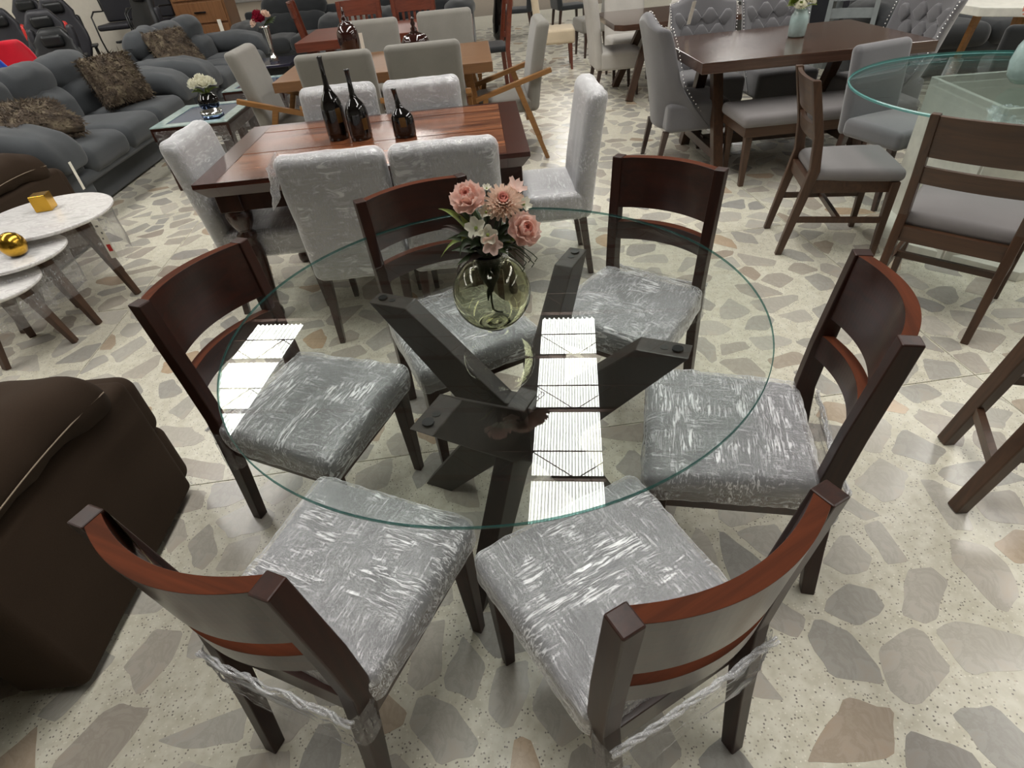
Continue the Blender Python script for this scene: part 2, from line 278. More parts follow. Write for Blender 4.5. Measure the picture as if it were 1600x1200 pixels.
# ------------------------------------------------------------------ geometry helpers
class MB:
    def __init__(s): s.v = []; s.f = []; s.mi = []; s.cur = 0
    def add(s, vs, fs, fn=None):
        o = len(s.v)
        s.v += [tuple(fn(Vector(p))) for p in vs] if fn else [tuple(p) for p in vs]
        s.f += [tuple(o + i for i in f) for f in fs]; s.mi += [s.cur] * len(fs); return s
    def box(s, x0, x1, y0, y1, z0, z1, fn=None):
        return s.add([(x, y, z) for z in (z0, z1) for y in (y0, y1) for x in (x0, x1)],
                     [(0, 2, 3, 1), (4, 5, 7, 6), (0, 1, 5, 4), (2, 6, 7, 3), (0, 4, 6, 2), (1, 3, 7, 5)], fn)
    def loft(s, secs, fn=None, n=None):
        """horizontal rectangles (x, y, z, w, d) joined bottom to top"""
        vs = []
        for x, y, z, w, d in secs: vs += [(x - w / 2, y - d / 2, z), (x + w / 2, y - d / 2, z), (x + w / 2, y + d / 2, z), (x - w / 2, y + d / 2, z)]
        fs = [(3, 2, 1, 0)]; k = len(secs)
        for i in range(k - 1):
            for j in range(4): a = 4 * i + j; b = 4 * i + (j + 1) % 4; fs.append((a, b, b + 4, a + 4))
        fs.append(tuple(4 * (k - 1) + j for j in range(4)))
        return s.add(vs, fs, fn)
    def beam(s, p0, p1, w0, d0, w1=None, d1=None, side=(1, 0, 0)):
        """square bar from p0 to p1; w across 'side', d across the other direction"""
        w1 = w0 if w1 is None else w1; d1 = d0 if d1 is None else d1
        p0 = Vector(p0); p1 = Vector(p1); t = (p1 - p0).normalized(); sd = Vector(side); sd = (sd - t * sd.dot(t)).normalized(); o = t.cross(sd)
        vs = []
        for p, w, d in ((p0, w0, d0), (p1, w1, d1)):
            vs += [p - sd * w / 2 - o * d / 2, p + sd * w / 2 - o * d / 2, p + sd * w / 2 + o * d / 2, p - sd * w / 2 + o * d / 2]
        return s.add(vs, [(3, 2, 1, 0), (4, 5, 6, 7), (0, 1, 5, 4), (1, 2, 6, 5), (2, 3, 7, 6), (3, 0, 4, 7)])
    def rbox(s, c, size, r, k=3, m=4, fn=None):
        """rounded box; fn deforms points given relative to the centre"""
        h = [x / 2 for x in size]; r = min(r, min(h) * .999)
        def ax(a):
            t = [a - r + r * math.tan(i * PI / 4 / k) for i in range(k + 1)]
            mid = list(np.linspace(-(a - r), a - r, m + 1))[1:-1]
            return [-x for x in reversed(t)] + mid + t
        A = [ax(a) for a in h]; idx = {}; vs = []; fs = []
        def vid(p):
            q = Vector([max(-(h[i] - r), min(h[i] - r, p[i])) for i in range(3)]); d = Vector(p) - q
            if d.length > 1e-9: d.normalize()
            w = q + d * r; key = (round(p[0], 6), round(p[1], 6), round(p[2], 6))
            if key not in idx:
                idx[key] = len(vs); 
                if fn: w = fn(w)
                vs.append((w[0] + c[0], w[1] + c[1], w[2] + c[2]))
            return idx[key]
        for a in range(3):
            b, cc = (a + 1) % 3, (a + 2) % 3
            for sg in (-1, 1):
                for i in range(len(A[b]) - 1):
                    for j in range(len(A[cc]) - 1):
                        q = []
                        for ii, jj in ((i, j), (i + 1, j), (i + 1, j + 1), (i, j + 1)):
                            p = [0, 0, 0]; p[a] = sg * h[a]; p[b] = A[b][ii]; p[cc] = A[cc][jj]; q.append(vid(p))
                        fs.append(tuple(q) if sg > 0 else tuple(reversed(q)))
        return s.add(vs, fs)
    def lathe(s, prof, n=24, c=(0, 0, 0), fn=None, close=False):
        vs = []; fs = []
        for r, z in prof:
            for i in range(n): a = 2 * PI * i / n; vs.append((c[0] + r * math.cos(a), c[1] + r * math.sin(a), c[2] + z))
        k = len(prof)
        for i in range(k - 1):
            for j in range(n): a = i * n + j; b = i * n + (j + 1) % n; fs.append((a, b, b + n, a + n))
        if close:
            for j in range(n): a = (k - 1) * n + j; b = (k - 1) * n + (j + 1) % n; fs.append((a, b, (j + 1) % n, j))
        else:
            fs.append(tuple(reversed(range(n)))); fs.append(tuple(range((k - 1) * n, k * n)))
        return s.add(vs, fs, fn)
    def tube(s, pts, r, n=8, cap=True):
        pts = [Vector(p) for p in pts]; rs = r if isinstance(r, (list, tuple)) else [r] * len(pts); vs = []; fs = []
        up = Vector((0, 0, 1))
        for i, p in enumerate(pts):
            t = (pts[min(i + 1, len(pts) - 1)] - pts[max(i - 1, 0)]).normalized()
            u = up - t * up.dot(t)
            if u.length < .05: u = Vector((1, 0, 0)) - t * t.x
            u.normalize(); w = t.cross(u); up = u
            for j in range(n): a = 2 * PI * j / n; vs.append(p + (u * math.cos(a) + w * math.sin(a)) * rs[i])
        for i in range(len(pts) - 1):
            for j in range(n): a = i * n + j; b = i * n + (j + 1) % n; fs.append((a, b, b + n, a + n))
        if cap: fs.append(tuple(reversed(range(n)))); fs.append(tuple(range((len(pts) - 1) * n, len(pts) * n)))
        return s.add(vs, fs)
    def prism(s, poly, z0, z1, fn=None, inset=0):
        """polygon (counter-clockwise, xy) from z0 to z1"""
        k = len(poly); cx = sum(p[0] for p in poly) / k; cy = sum(p[1] for p in poly) / k
        top = [(cx + (x - cx) * (1 - inset), cy + (y - cy) * (1 - inset)) for x, y in poly]
        vs = [(x, y, z0) for x, y in poly] + [(x, y, z1) for x, y in top]
        fs = [tuple(reversed(range(k))), tuple(range(k, 2 * k))] + [(i, (i + 1) % k, k + (i + 1) % k, k + i) for i in range(k)]
        return s.add(vs, fs, fn)
    def slat(s, xw, z0, z1, bow, t, y0=0, lean=0, n=28, top_mi=0):
        """curved back slat between x=-xw..xw bowing to -y"""
        vs = []; fs = []
        for i in range(n + 1):
            u = -1 + 2 * i / n
            for z in (z0, z1):
                for dy in (-t / 2, t / 2): vs.append((u * xw, y0(z) - bow * (1 - u * u) + dy, z))
        for i in range(n):
            a = 4 * i; b = a + 4
            fs += [(a, a + 2, b + 2, b), (a + 1, b + 1, b + 3, a + 3), (a + 2, a + 3, b + 3, b + 2), (a, b, b + 1, a + 1)]
        fs += [(0, 1, 3, 2), (4 * n, 4 * n + 2, 4 * n + 3, 4 * n + 1)]
        s.add(vs, fs)
        if top_mi:
            o = len(s.f) - len(fs)
            for i in range(n): s.mi[o + 4 * i + 2] = top_mi
        return s
    def sheet(s, nu, nv, fn):
        vs = [fn(i / nu, j / nv) for j in range(nv + 1) for i in range(nu + 1)]
        fs = [(j * (nu + 1) + i, j * (nu + 1) + i + 1, (j + 1) * (nu + 1) + i + 1, (j + 1) * (nu + 1) + i) for j in range(nv) for i in range(nu)]
        return s.add(vs, fs)
    def mesh(s, name, mats, smooth=False):
        me = bpy.data.meshes.new(name); me.from_pydata([tuple(v) for v in s.v], [], s.f)
        for m in (mats if isinstance(mats, (list, tuple)) else [mats]): me.materials.append(m)
        if any(s.mi): me.polygons.foreach_set('material_index', s.mi)
        if smooth: me.polygons.foreach_set('use_smooth', [True] * len(me.polygons))
        me.update(); return me
    def build(s, name, mats, parent=None, smooth=False, bevel=0, loc=None, rz=0, auto=None):
        o = bpy.data.objects.new(name, s.mesh(name, mats, smooth)); C.objects.link(o)
        if parent is not None: o.parent = parent
        if loc is not None: o.location = loc
        o.rotation_euler = (0, 0, rz)
        if bevel:
            b = o.modifiers.new('bevel', 'BEVEL'); b.width = bevel; b.segments = 2; b.limit_method = 'ANGLE'; b.angle_limit = R_(40)
        return o
def tag(o, label, cat, group=None, kind=None):
    if label: o['label'] = label
    if cat: o['category'] = cat
    if group: o['group'] = group
    if kind: o['kind'] = kind
    return o
def thing(name, label, cat, loc=(0, 0, 0), rz=0, group=None):
    o = bpy.data.objects.new(name, None); o.empty_display_size = .1; C.objects.link(o)
    o.location = loc; o.rotation_euler = (0, 0, rz); return tag(o, label, cat, group)
def copy_tree(root, label, loc, rz, group=None):
    r = root.copy(); C.objects.link(r); r.location = loc; r.rotation_euler = (0, 0, rz); r['label'] = label
    if group: r['group'] = group
    def rec(a, b):
        for ch in a.children:
            c = ch.copy(); C.objects.link(c); c.parent = b; rec(ch, c)
    rec(root, r); return r
def rot2(p, a): c, s = math.cos(a), math.sin(a); return (p[0] * c - p[1] * s, p[0] * s + p[1] * c)
def part(name, mat, parent, fn, smooth=False, bevel=0):
    b = MB(); fn(b); return b.build(name, mat, parent, smooth, bevel)

# ------------------------------------------------------------------ the setting: floor of terrazzo slabs with marble chips
GR = R_(3.2)                                     # the slab grid is turned a little against the furniture
floor_o = MB().box(-13, 13, -6, 28, -.14, -.012).build('floor', M['grout']); floor_o['kind'] = 'structure'
tag(floor_o, 'cream terrazzo slab floor with grey and beige marble chips', None)
def clip(poly, nx, ny, d):                        # keep nx*x+ny*y <= d
    out = []
    for i in range(len(poly)):
        a = poly[i]; b = poly[(i + 1) % len(poly)]; fa = nx * a[0] + ny * a[1] - d; fb = nx * b[0] + ny * b[1] - d
        if fa <= 0: out.append(a)
        if fa * fb < 0: t = fa / (fa - fb); out.append((a[0] + (b[0] - a[0]) * t, a[1] + (b[1] - a[1]) * t))
    return out
SX, SY, OX, OY = 3.9, 1.5, 1.93, 1.545            # slab size and a joint crossing in grid coordinates
fr = random.Random(11)
stones = []
for iy in range(-2, 9):
    for ix in range(-3, 2):
        x0 = OX + ix * SX; x1 = x0 + SX; y0 = OY + iy * SY; y1 = y0 + SY
        cx, cy = rot2(((x0 + x1) / 2, (y0 + y1) / 2), GR)
        sl = MB().box(-SX / 2 + .002, SX / 2 - .002, -SY / 2 + .002, SY / 2 - .002, -.012, 0).build('floor_slab', M['terrazzo'], floor_o)
        sl.location = (cx, cy, 0); sl.rotation_euler = (0, 0, GR)
        if cy > 9 or (cy > 5.5 and abs(cx) > 6) or cy < -.9: far = True
        else: far = False
        # marble chips: irregular cells shrunk apart
        pts = []; tries = 0
        dmin = .135 if not far else .16
        while tries < 900:
            tries += 1; p = (fr.uniform(-SX / 2, SX / 2), fr.uniform(-SY / 2, SY / 2)); mm = dmin * fr.uniform(.75, 1.4)
            if all((p[0] - q[0]) ** 2 + (p[1] - q[1]) ** 2 > mm * mm for q in pts): pts.append(p)
        for p in pts:
            wx, wy = rot2(((x0 + x1) / 2 + p[0], (y0 + y1) / 2 + p[1]), GR)
            if wy < .2 or wy > 13 or abs(wx) > 1.2 + wy * .95: continue
            poly = [(-SX / 2 + .006, -SY / 2 + .006), (SX / 2 - .006, -SY / 2 + .006), (SX / 2 - .006, SY / 2 - .006), (-SX / 2 + .006, SY / 2 - .006)]
            for q in pts:
                if q is p: continue
                dx, dy = q[0] - p[0], q[1] - p[1]; d2 = dx * dx + dy * dy
                if d2 > .8: continue
                dl = math.sqrt(d2); nx, ny = dx / dl, dy / dl
                poly = clip(poly, nx, ny, nx * (p[0] + q[0]) / 2 + ny * (p[1] + q[1]) / 2 - fr.uniform(.003, .018))
                if len(poly) < 3: break
            # broken outline: a random long axis and a few straight breaks
            ax_ = fr.uniform(0, PI); hw = fr.uniform(.034, .075)
            for a, d in [(ax_ + fr.uniform(-.25, .25), hw), (ax_ + PI + fr.uniform(-.25, .25), hw * fr.uniform(.8, 1.3))] + [(fr.uniform(0, 2 * PI), fr.uniform(.05, .10)) for _ in range(fr.choice((1, 2, 2, 3)))]:
                if len(poly) >= 3: nx, ny = math.cos(a), math.sin(a); poly = clip(poly, nx, ny, nx * p[0] + ny * p[1] + d)
            if len(poly) < 3: continue
            ar = abs(sum(poly[i][0] * poly[(i + 1) % len(poly)][1] - poly[(i + 1) % len(poly)][0] * poly[i][1] for i in range(len(poly)))) / 2
            if ar < .0018: continue
            # cut the corners a little and jitter
            pp = []
            J = lambda: fr.uniform(-.0045, .0045)
            for i in range(len(poly)):
                a = poly[i - 1]; b = poly[i]; c = poly[(i + 1) % len(poly)]
                for q, t in ((a, .09), (c, .09)): pp.append((b[0] + (q[0] - b[0]) * t, b[1] + (q[1] - b[1]) * t))
                el = math.hypot(c[0] - b[0], c[1] - b[1])
                if el > .05:
                    for t in ((.5,) if el < .1 else (.33, .66)): pp.append((b[0] + (c[0] - b[0]) * t + J(), b[1] + (c[1] - b[1]) * t + J()))
            dist = math.sqrt(wx * wx + wy * wy + HC * HC)
            stones.append((ar * HC / dist ** 3, sl, p, pp))
# which chips does the camera see largest
def in_view(sl, p):
    w = Vector(rot2(p, GR) + (0,)) + sl.location - Vector((0, 0, HC)); z = w.dot(fw)
    return z > 0 and abs(w.dot(rt) / z) < .93 and abs(w.dot(dn) / z) < .70
stones.sort(key=lambda t: -(t[0] if in_view(t[1], t[2]) else t[0] * 1e-6))
rest = {}
for i, (k, sl, p, pp) in enumerate(stones):
    if i < 300:
        b = MB().prism([(x - p[0], y - p[1]) for x, y in pp], -.004, .0006); o = b.build('stone', M['stone'], sl); o.location = (p[0], p[1], 0)
    else: rest.setdefault(sl, MB()).prism(pp, -.004, .0006)
allrest = MB()
for sl, b in rest.items():
    for q in [0]:
        def fn(v, sl=sl): x, y = rot2((v.x, v.y), GR); return (x + sl.location.x, y + sl.location.y, v.z)
        allrest.add(b.v, b.f, fn)
o = allrest.build('small_stones', M['stone'], floor_o); o['kind'] = 'stuff'

# walls
def struct(o, label): o['kind'] = 'structure'; o['label'] = label; return o
struct(MB().box(-13, 13, 27.5, 27.7, 0, 6).build('wall_back', M['dark_wall']), 'grey rear wall of the showroom')
struct(MB().box(-13.2, -13, -6, 28, 0, 6).build('wall_left', M['wall']), 'white left side wall of the showroom')
struct(MB().box(13, 13.2, -6, 28, 0, 6).build('wall_right', M['dark_wall']), 'grey right side wall of the showroom')
struct(MB().box(-13, 13, -6.2, -6, 0, 6).build('wall_front', M['dark_wall']), 'grey wall behind the viewer')
struct(MB().box(-9.5, -4.35, 11.3, 11.45, 0, 3.2).build('wall_partition', M['wall']), 'white partition wall behind the gaming chairs')

# roof: sheets with strips of translucent corrugated panels, steel joists below
RA = R_(-8.25); RU0 = .566 * math.cos(8.25 * PI / 180) - 4.69 * math.sin(8.25 * PI / 180)
roof = bpy.data.objects.new('ceiling', None); C.objects.link(roof); roof.rotation_euler = (0, 0, RA); roof.location = (0, 0, 5.5)
roof['kind'] = 'structure'; roof['label'] = 'corrugated roof with translucent daylight strips'
SPC, SWD = 5.45, .92
us = [RU0 + k * SPC for k in (-3, -2, -1, 0, 1, 2, 3)]
spans = [(-0.6, 8.58), (16.5, 24.0)]
edges = [-24.0]
for u in us: edges += [u - SWD / 2, u + SWD / 2]
edges.append(24.0)
for i in range(0, len(edges), 2):
    MB().box(edges[i], edges[i + 1], -18, 32, .02, .06).build('roof_sheet', M['roof'], roof)
for u in us:
    vprev = -18
    for v0, v1 in spans + [(32, 32)]:
        if v0 > vprev: MB().box(u - SWD / 2, u + SWD / 2, vprev, v0, .02, .06).build('roof_sheet', M['roof'], roof)
        vprev = v1
    for v0, v1 in spans:
        n = 11 * 8
        vs = []; fs = []
        for i in range(n + 1):
            x = -SWD / 2 + SWD * i / n; z = .018 * math.cos(2 * PI * i / 8)
            vs += [(u + x, v0, z), (u + x, v1, z)]
        for i in range(n): a = 2 * i; fs.append((a, a + 1, a + 3, a + 2))
        MB().add(vs, fs).build('translucent_panel', M['skylight'], roof)
for k in range(-12, 19):
    v = 4.76 + 1.30 * k
    b = MB(); b.box(-22, 22, v - .022, v + .022, -.10, -.04); b.box(-22, 22, v + .20, v + .212, -.36, -.345)
    x = -22.0
    while x < 22: b.beam((x, v, -.07), (x + .55, v + .2, -.35), .012, .012); b.beam((x + .55, v + .2, -.35), (x + 1.1, v, -.07), .012, .012); x += 1.1
    b.build('roof_joist', M['steel'], roof)

# ------------------------------------------------------------------ chairs with wooden frame
def crown(p, hx, hy, hz, puff):
    if p.z > 0: p.z += puff * max(0, 1 - (p.x / hx) ** 2) ** .7 * max(0, 1 - (p.y / hy) ** 2) ** .7
    return p
def seat_shape(wf, wb, y0, y1, z0, z1, r, puff=.012, off=0, wr=0, seed=0, m=5, k=3):
    b = MB(); hy = (y1 - y0) / 2 + off; hx = wf + off; hz = (z1 - z0) / 2 + off * .8
    def fn(p):
        p = crown(p, hx, hy, hz, puff)
        t = (p.y + hy) / (2 * hy); p.x *= (wb + (wf - wb) * t) / wf
        if wr:
            q = Vector((p.x * 9 + seed * 7, p.y * 26, p.z * 12)); d = abs(noise.noise(q)) ; q2 = Vector((p.x * 30 + seed * 3, p.y * 8, p.z * 15)); d2 = abs(noise.noise(q2))
            n = Vector((p.x / hx * .4, p.y / hy * .4, p.z / hz)).normalized(); p += n * wr * (d + d2 - .25)
        return p
    b.rbox((0, (y0 + y1) / 2, (z0 + z1) / 2), (2 * hx, 2 * hy, 2 * hz), r + off, k, m, fn); return b

def dining_chair(label, loc, rz, seed, group=None):
    t = thing('dining_chair', label, 'chair', loc + (0,), rz, group)
    yz = [(-.276, 0, .034, .036), (-.245, .22, .036, .042), (-.222, .40, .036, .050), (-.215, .48, .036, .050), (-.225, .62, .036, .048), (-.252, .874, .036, .040)]
    def yc(z):
        for (ya, za, _, _), (yb, zb, _, _) in zip(yz, yz[1:]):
            if za <= z <= zb: return ya + (yb - ya) * (z - za) / (zb - za)
        return yz[-1][0]
    for s in (-1, 1):
        part('back_post', M['mahogany'], t, lambda b: b.loft([(s * (.165 + .016 * min(1, z / .874)), y, z, w, d) for y, z, w, d in yz]), bevel=.003)
        part('leg', M['mahogany'], t, lambda b: b.loft([(s * .192, .168, 0, .028, .028), (s * .190, .166, .30, .043, .043), (s * .190, .166, .405, .045, .045)]), bevel=.003)
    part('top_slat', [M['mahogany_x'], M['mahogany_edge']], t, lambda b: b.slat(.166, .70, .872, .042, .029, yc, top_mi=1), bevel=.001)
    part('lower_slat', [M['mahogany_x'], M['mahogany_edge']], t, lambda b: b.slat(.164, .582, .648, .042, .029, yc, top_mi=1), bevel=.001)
    def rails(b):
        b.box(-.185, .185, .155, .178, .335, .405); b.box(-.155, .155, -.222, -.2, .335, .405)
        for s in (-1, 1): b.beam((s * .19, .17, .37), (s * .17, -.21, .37), .022, .07)
    part('seat_frame', M['mahogany_x'], t, rails, bevel=.002)
    seat_shape(.223, .192, -.195, .206, .398, .468, .028, .012).build('seat', M['grey_fabric'], t, True)
    w = seat_shape(.223, .196, -.205, .206, .372, .470, .026, .013, .004, .0075, seed, 26, 3).build('plastic_wrap', M['film'], t, True)
    w['label'] = 'clear stretch film over the seat'
    # film pulled round both back posts: a loose sheet with a rolled upper edge
    rr = random.Random(seed)
    zt = .44 + rr.uniform(-.01, .02); zb = .30 + rr.uniform(-.03, .03)
    def sh(u, v):
        a = u * 2 * PI; x = .196 * math.copysign(abs(math.cos(a)) ** .35, math.cos(a)); y = -.232 + .038 * math.copysign(abs(math.sin(a)) ** .6, math.sin(a))
        z = zt + (zb - zt) * v + .012 * noise.noise(Vector((u * 9, v * 3, seed)))
        f = .004 * noise.noise(Vector((u * 22, v * 14, seed * 3.1))); y -= .018 * (z > .0) * (.36 - z) / .36
        return (x * (1 + f), y + f * 3, z)
    part('film_skirt', M['film_loose'], t, lambda b: b.sheet(72, 10, sh), True)
    def rope(b):
        for k in range(3):              # three twisted strands of rolled-up film
            pts = []
            for i in range(61):
                u = -1 + i / 30; a = i * .33 + k * 2.1 + 2 * noise.noise(Vector((i * .11, seed, k)))
                pts.append((u * .190, -.262 + .0045 * math.cos(a) - .006 * noise.noise(Vector((i * .13, seed, 9))), zt - .014 * (1 - u * u) + .0045 * math.sin(a) + .008 * noise.noise(Vector((i * .12, seed, 3)))))
            b.tube(pts, [.0028 + .0025 * abs(noise.noise(Vector((i * .37, seed, k * 4)))) for i in range(61)], 6)
    part('film_roll', M['film_white'], t, rope, True)
    return t
CH = 'dining chairs round the glass table'
near_left = dining_chair('dark mahogany dining chair nearest the viewer at lower left, film-wrapped seat', (-.408, .742), R_(-25.5), 1, CH)
dining_chair('dark mahogany dining chair nearest the viewer at lower right, curved back with orange-brown top edge', (.162, .645), R_(25.4), 2, CH)
dining_chair('dark mahogany dining chair right of the glass table, film-wrapped seat facing left', (.558, 1.064), R_(73.9), 3, CH)
dining_chair('dark mahogany dining chair left of the glass table beside the brown recliner', (-.605, 1.344), R_(-113.9), 4, CH)
dining_chair('dark mahogany dining chair at the far right of the glass table', (.439, 1.713), R_(140.7), 5, CH)
dining_chair('dark mahogany dining chair at the far side behind the flower vase', (-.167, 1.684), R_(204.7), 6, CH)
# torn protective card on the near left chair's back
def card(u, v):
    x = -.175 + .15 * u; return (x, -.246 - .042 * (1 - (x / .166) ** 2) + .014 + .01 * math.sin(u * PI), .79 + .088 * v * (1 - .75 * u) + .006 * noise.noise(Vector((u * 8, v, 1))))
part('torn_card', M['cream_card'], near_left, lambda b: b.sheet(14, 4, card), True)

# ------------------------------------------------------------------ round glass table
gt = thing('glass_dining_table', 'round clear glass dining table with crossed dark wood base', 'table', (-.033, 1.257, 0))
b = MB(); nseg = 128
prof = [(.0001, .765), (.35, .765), (.652, .765), (.676, .7625), (.678, .7605), (.678, .7565), (.676, .755), (.35, .755), (.0001, .755)]
b.lathe(prof, nseg)
b.mi = []
for i in range(len(prof) - 1): b.mi += [1 if 3 <= i <= 5 else 0] * nseg  # rim
b.mi += [0, 0]
b.build('glass_top', [M['glass_top'], M['glass_edge']], gt)
base_c = (.058, -.045)
def xboard(b, ang, dz=0):
    # half outline of an X-shaped board in (r, z), thickness across
    pts = [(.435, .750), (.315, .750), (.045, .49 - dz), (-.045, .49 - dz), (-.315, .750), (-.435, .750), (-.135, .375), (-.40, 0), (-.295, 0), (-.05, .26 + dz), (.05, .26 + dz), (.295, 0), (.40, 0), (.135, .375)]
    c, s = math.cos(ang), math.sin(ang); th = .029
    vs = []
    for sd in (-th, th): vs += [(base_c[0] + r * c - sd * s, base_c[1] + r * s + sd * c, z) for r, z in pts]
    k = len(pts)
    f1 = [(0, 1, 2, 13), (2, 3, 6, 13), (3, 4, 5, 6), (13, 6, 9, 10), (6, 7, 8, 9), (13, 10, 11, 12)]
    fs = [tuple(reversed(f)) for f in f1] + [tuple(k + i for i in f) for f in f1] + [(i, (i + 1) % k, k + (i + 1) % k, k + i) for i in range(k)]
    b.add(vs, fs)
for ang in (R_(59.7), R_(-27.3)):
    o = part('crossed_board', M['espresso'], gt, lambda b: xboard(b, ang, .004 * (ang < 0)), bevel=.003)
    for sgn in (-1, 1):
        bb = MB().lathe([(.0095, .7495), (.0095, .7512)], 12, (base_c[0] + sgn * .375 * math.cos(ang), base_c[1] + sgn * .375 * math.sin(ang), 0)); bb.build('bolt_hole', M['rubber'], o)
        bb = MB().lathe([(.013, .7505), (.013, .755)], 14, (base_c[0] + sgn * .405 * math.cos(ang), base_c[1] + sgn * .405 * math.sin(ang), 0)); bb.build('glass_pad', M['rubber'], o)

# vase
VX, VY, VZ = -.026, 1.190, .7652
va = thing('glass_vase', 'round olive green glass vase on the glass table', 'vase', (VX, VY, VZ))
out_p = []; Rv = .093; zc = .089
for i in range(0, 25):
    a = -1.18 + (PI / 2 + 1.18 - .42) * i / 24; out_p.append((Rv * math.cos(a), zc + Rv * .985 * math.sin(a)))
out_p = [(.0005, .003), (.03, .0015), (.036, 0)] + [(r, z) for r, z in out_p if z > .003]
neck = [(.0355, zc + Rv * .93), (.034, .185), (.037, .196)]
out_p += neck
in_p = [(.0345, .1955), (.0315, .186), (.033, zc + Rv * .915)]
for i in range(24, -1, -1):
    a = -1.3 + (PI / 2 + 1.3 - .46) * i / 24; in_p.append(((Rv - .0028) * math.cos(a), zc + (Rv - .0028) * .985 * math.sin(a)))
in_p += [(.02, .0085), (.0005, .0075)]
MB().lathe(out_p + in_p, 56).build('vase_body', M['vase_glass'], va, True)

# bouquet
bq = thing('flower_bouquet', 'bouquet of pink roses and white blossoms in the olive vase', 'flowers', (VX, VY, VZ))
def petal(b, base, direction, up, length, width, cup, n=4, tipw=.3, curl=0.):
    d = Vector(direction).normalized(); u = Vector(up); u = (u - d * u.dot(d)).normalized(); s = d.cross(u); base = Vector(base)
    def f(a, t):
        w = width * math.sqrt(max(.02, 1 - ((t - .55) / .53) ** 2))
        x = (a - .5) * 2
        return base + d * length * t + s * w * .5 * x + u * (cup * (t * t * length) + .35 * width * x * x * t) - u * curl * length * t ** 3
    b.sheet(4, n, f)
def rose(b, c, axis, R, seed, mats=2):
    rr = random.Random(seed); ax = Vector(axis).normalized(); t1 = ax.orthogonal().normalized(); t2 = ax.cross(t1); c = Vector(c)
    for ring, (cnt, tilt, ln, wd, dz) in enumerate(((8, .1, 1.0, 1.0, -.15), (7, .5, .95, .95, .0), (6, .85, .85, .85, .1), (5, 1.15, .7, .7, .2), (4, 1.4, .5, .55, .28))):
        b.cur = min(ring // 3, mats - 1)
        for i in range(cnt):
            a = 2 * PI * i / cnt + ring * .5 + rr.uniform(-.15, .15); out = t1 * math.cos(a) + t2 * math.sin(a)
            petal(b, c + ax * R * dz * .6 + out * R * .08, out * math.cos(tilt) + ax * math.sin(tilt), ax if tilt < 1 else -out, R * ln, R * wd, .25 if ring < 2 else .35, 4, .75)
def dahlia(b, c, axis, R, seed):
    rr = random.Random(seed); ax = Vector(axis).normalized(); t1 = ax.orthogonal().normalized(); t2 = ax.cross(t1); c = Vector(c)
    for ring in range(9):
        b.cur = 1 if ring > 5 else 0; tilt = -.1 + ring * .19; cnt = 20 - ring
        for i in range(cnt):
            a = 2 * PI * i / cnt + ring * .37; out = t1 * math.cos(a) + t2 * math.sin(a)
            petal(b, c, out * math.cos(tilt) + ax * math.sin(tilt), ax, R * (1 - .05 * ring) * rr.uniform(.9, 1.05), R * .24, .15, 2, .3)
def blossom(b, c, axis, R, seed, cnt=5):
    ax = Vector(axis).normalized(); t1 = ax.orthogonal().normalized(); t2 = ax.cross(t1)
    for i in range(cnt):
        a = 2 * PI * i / cnt + seed; out = t1 * math.cos(a) + t2 * math.sin(a); petal(b, Vector(c), out * .95 + ax * .3, ax, R, R * .75, .1, 3, .8)
def stem_to(b, c, r=.0022):
    c = Vector(c); z0 = .17; b.tube([(c.x * .06, c.y * .06, z0 - .05), (c.x * .25, c.y * .25, z0 + .02), (c.x * .75, c.y * .75, z0 + (c.z - z0) * .6), c], r, 6)
def rel(x, z, y=0): return (x - VX, y, z - VZ)
heads = [('rose', rel(-.052, 1.083, -.01), (-.15, -.55, .8), .037, ('petal_pink', 'petal_deep')),
         ('dahlia', rel(.020, 1.072, -.015), (.05, -.6, .8), .045, ('petal_peach', 'petal_deep')),
         ('rose', rel(.055, 1.018, -.04), (.35, -.75, .6), .036, ('petal_pink', 'petal_deep')),
         ('blossom', rel(.048, 1.092, .01), (.5, -.2, .8), .026, ('petal_pink',)),
         ('blossom', rel(-.042, 1.037, -.045), (-.2, -.8, .5), .026, ('petal_white',)),
         ('blossom', rel(-.020, 1.024, -.055), (.1, -.9, .4), .024, ('petal_white',)),
         ('blossom', rel(-.014, 1.005, -.06), (.1, -.8, .2), .026, ('petal_pink',)),
         ('blossom', rel(-.018, 1.062, -.03), (-.1, -.6, .8), .018, ('petal_white',)),
         ('blossom', rel(.062, 1.062, -.005), (.6, -.5, .6), .02, ('petal_white',)),
         ('blossom', rel(-.012, 1.102, -.0), (.0, -.3, 1), .012, ('petal_white',))]
for i, (kd, c, ax, R, mm) in enumerate(heads):
    hb = MB(); {'rose': rose, 'dahlia': dahlia, 'blossom': blossom}[kd](hb, c, ax, R, i)
    fo = hb.build('flower', [M[m] for m in mm], bq, True)
    part('stem', M['stem'], fo, lambda b: stem_to(b, c), True)
    if kd != 'blossom' or mm[0] == 'petal_white': part('flower_centre', M['leaf_light' if kd == 'blossom' else 'petal_deep'], fo, lambda b: b.rbox(tuple(Vector(c) + Vector(ax).normalized() * R * .18), (R * .3,) * 3, R * .14, 2, 1), True)
def blade(b, p0, p1, p2, w, n=10):
    p0, p1, p2 = Vector(p0), Vector(p1), Vector(p2)
    sd = (p2 - p0).cross(Vector((0, -.6, .8))).normalized()
    def f(a, t):
        p = p0 * (1 - t) ** 2 + p1 * 2 * t * (1 - t) + p2 * t * t; ww = w * math.sin(PI * (.08 + .92 * t) ** .8) * (1 - .1 * t)
        x = (a - .5) * 2; return p + sd * ww * .5 * x + Vector((0, -.25, .3)) * ww * x * x * .5
    b.sheet(4, n, f)
L0 = (0, 0, .19)
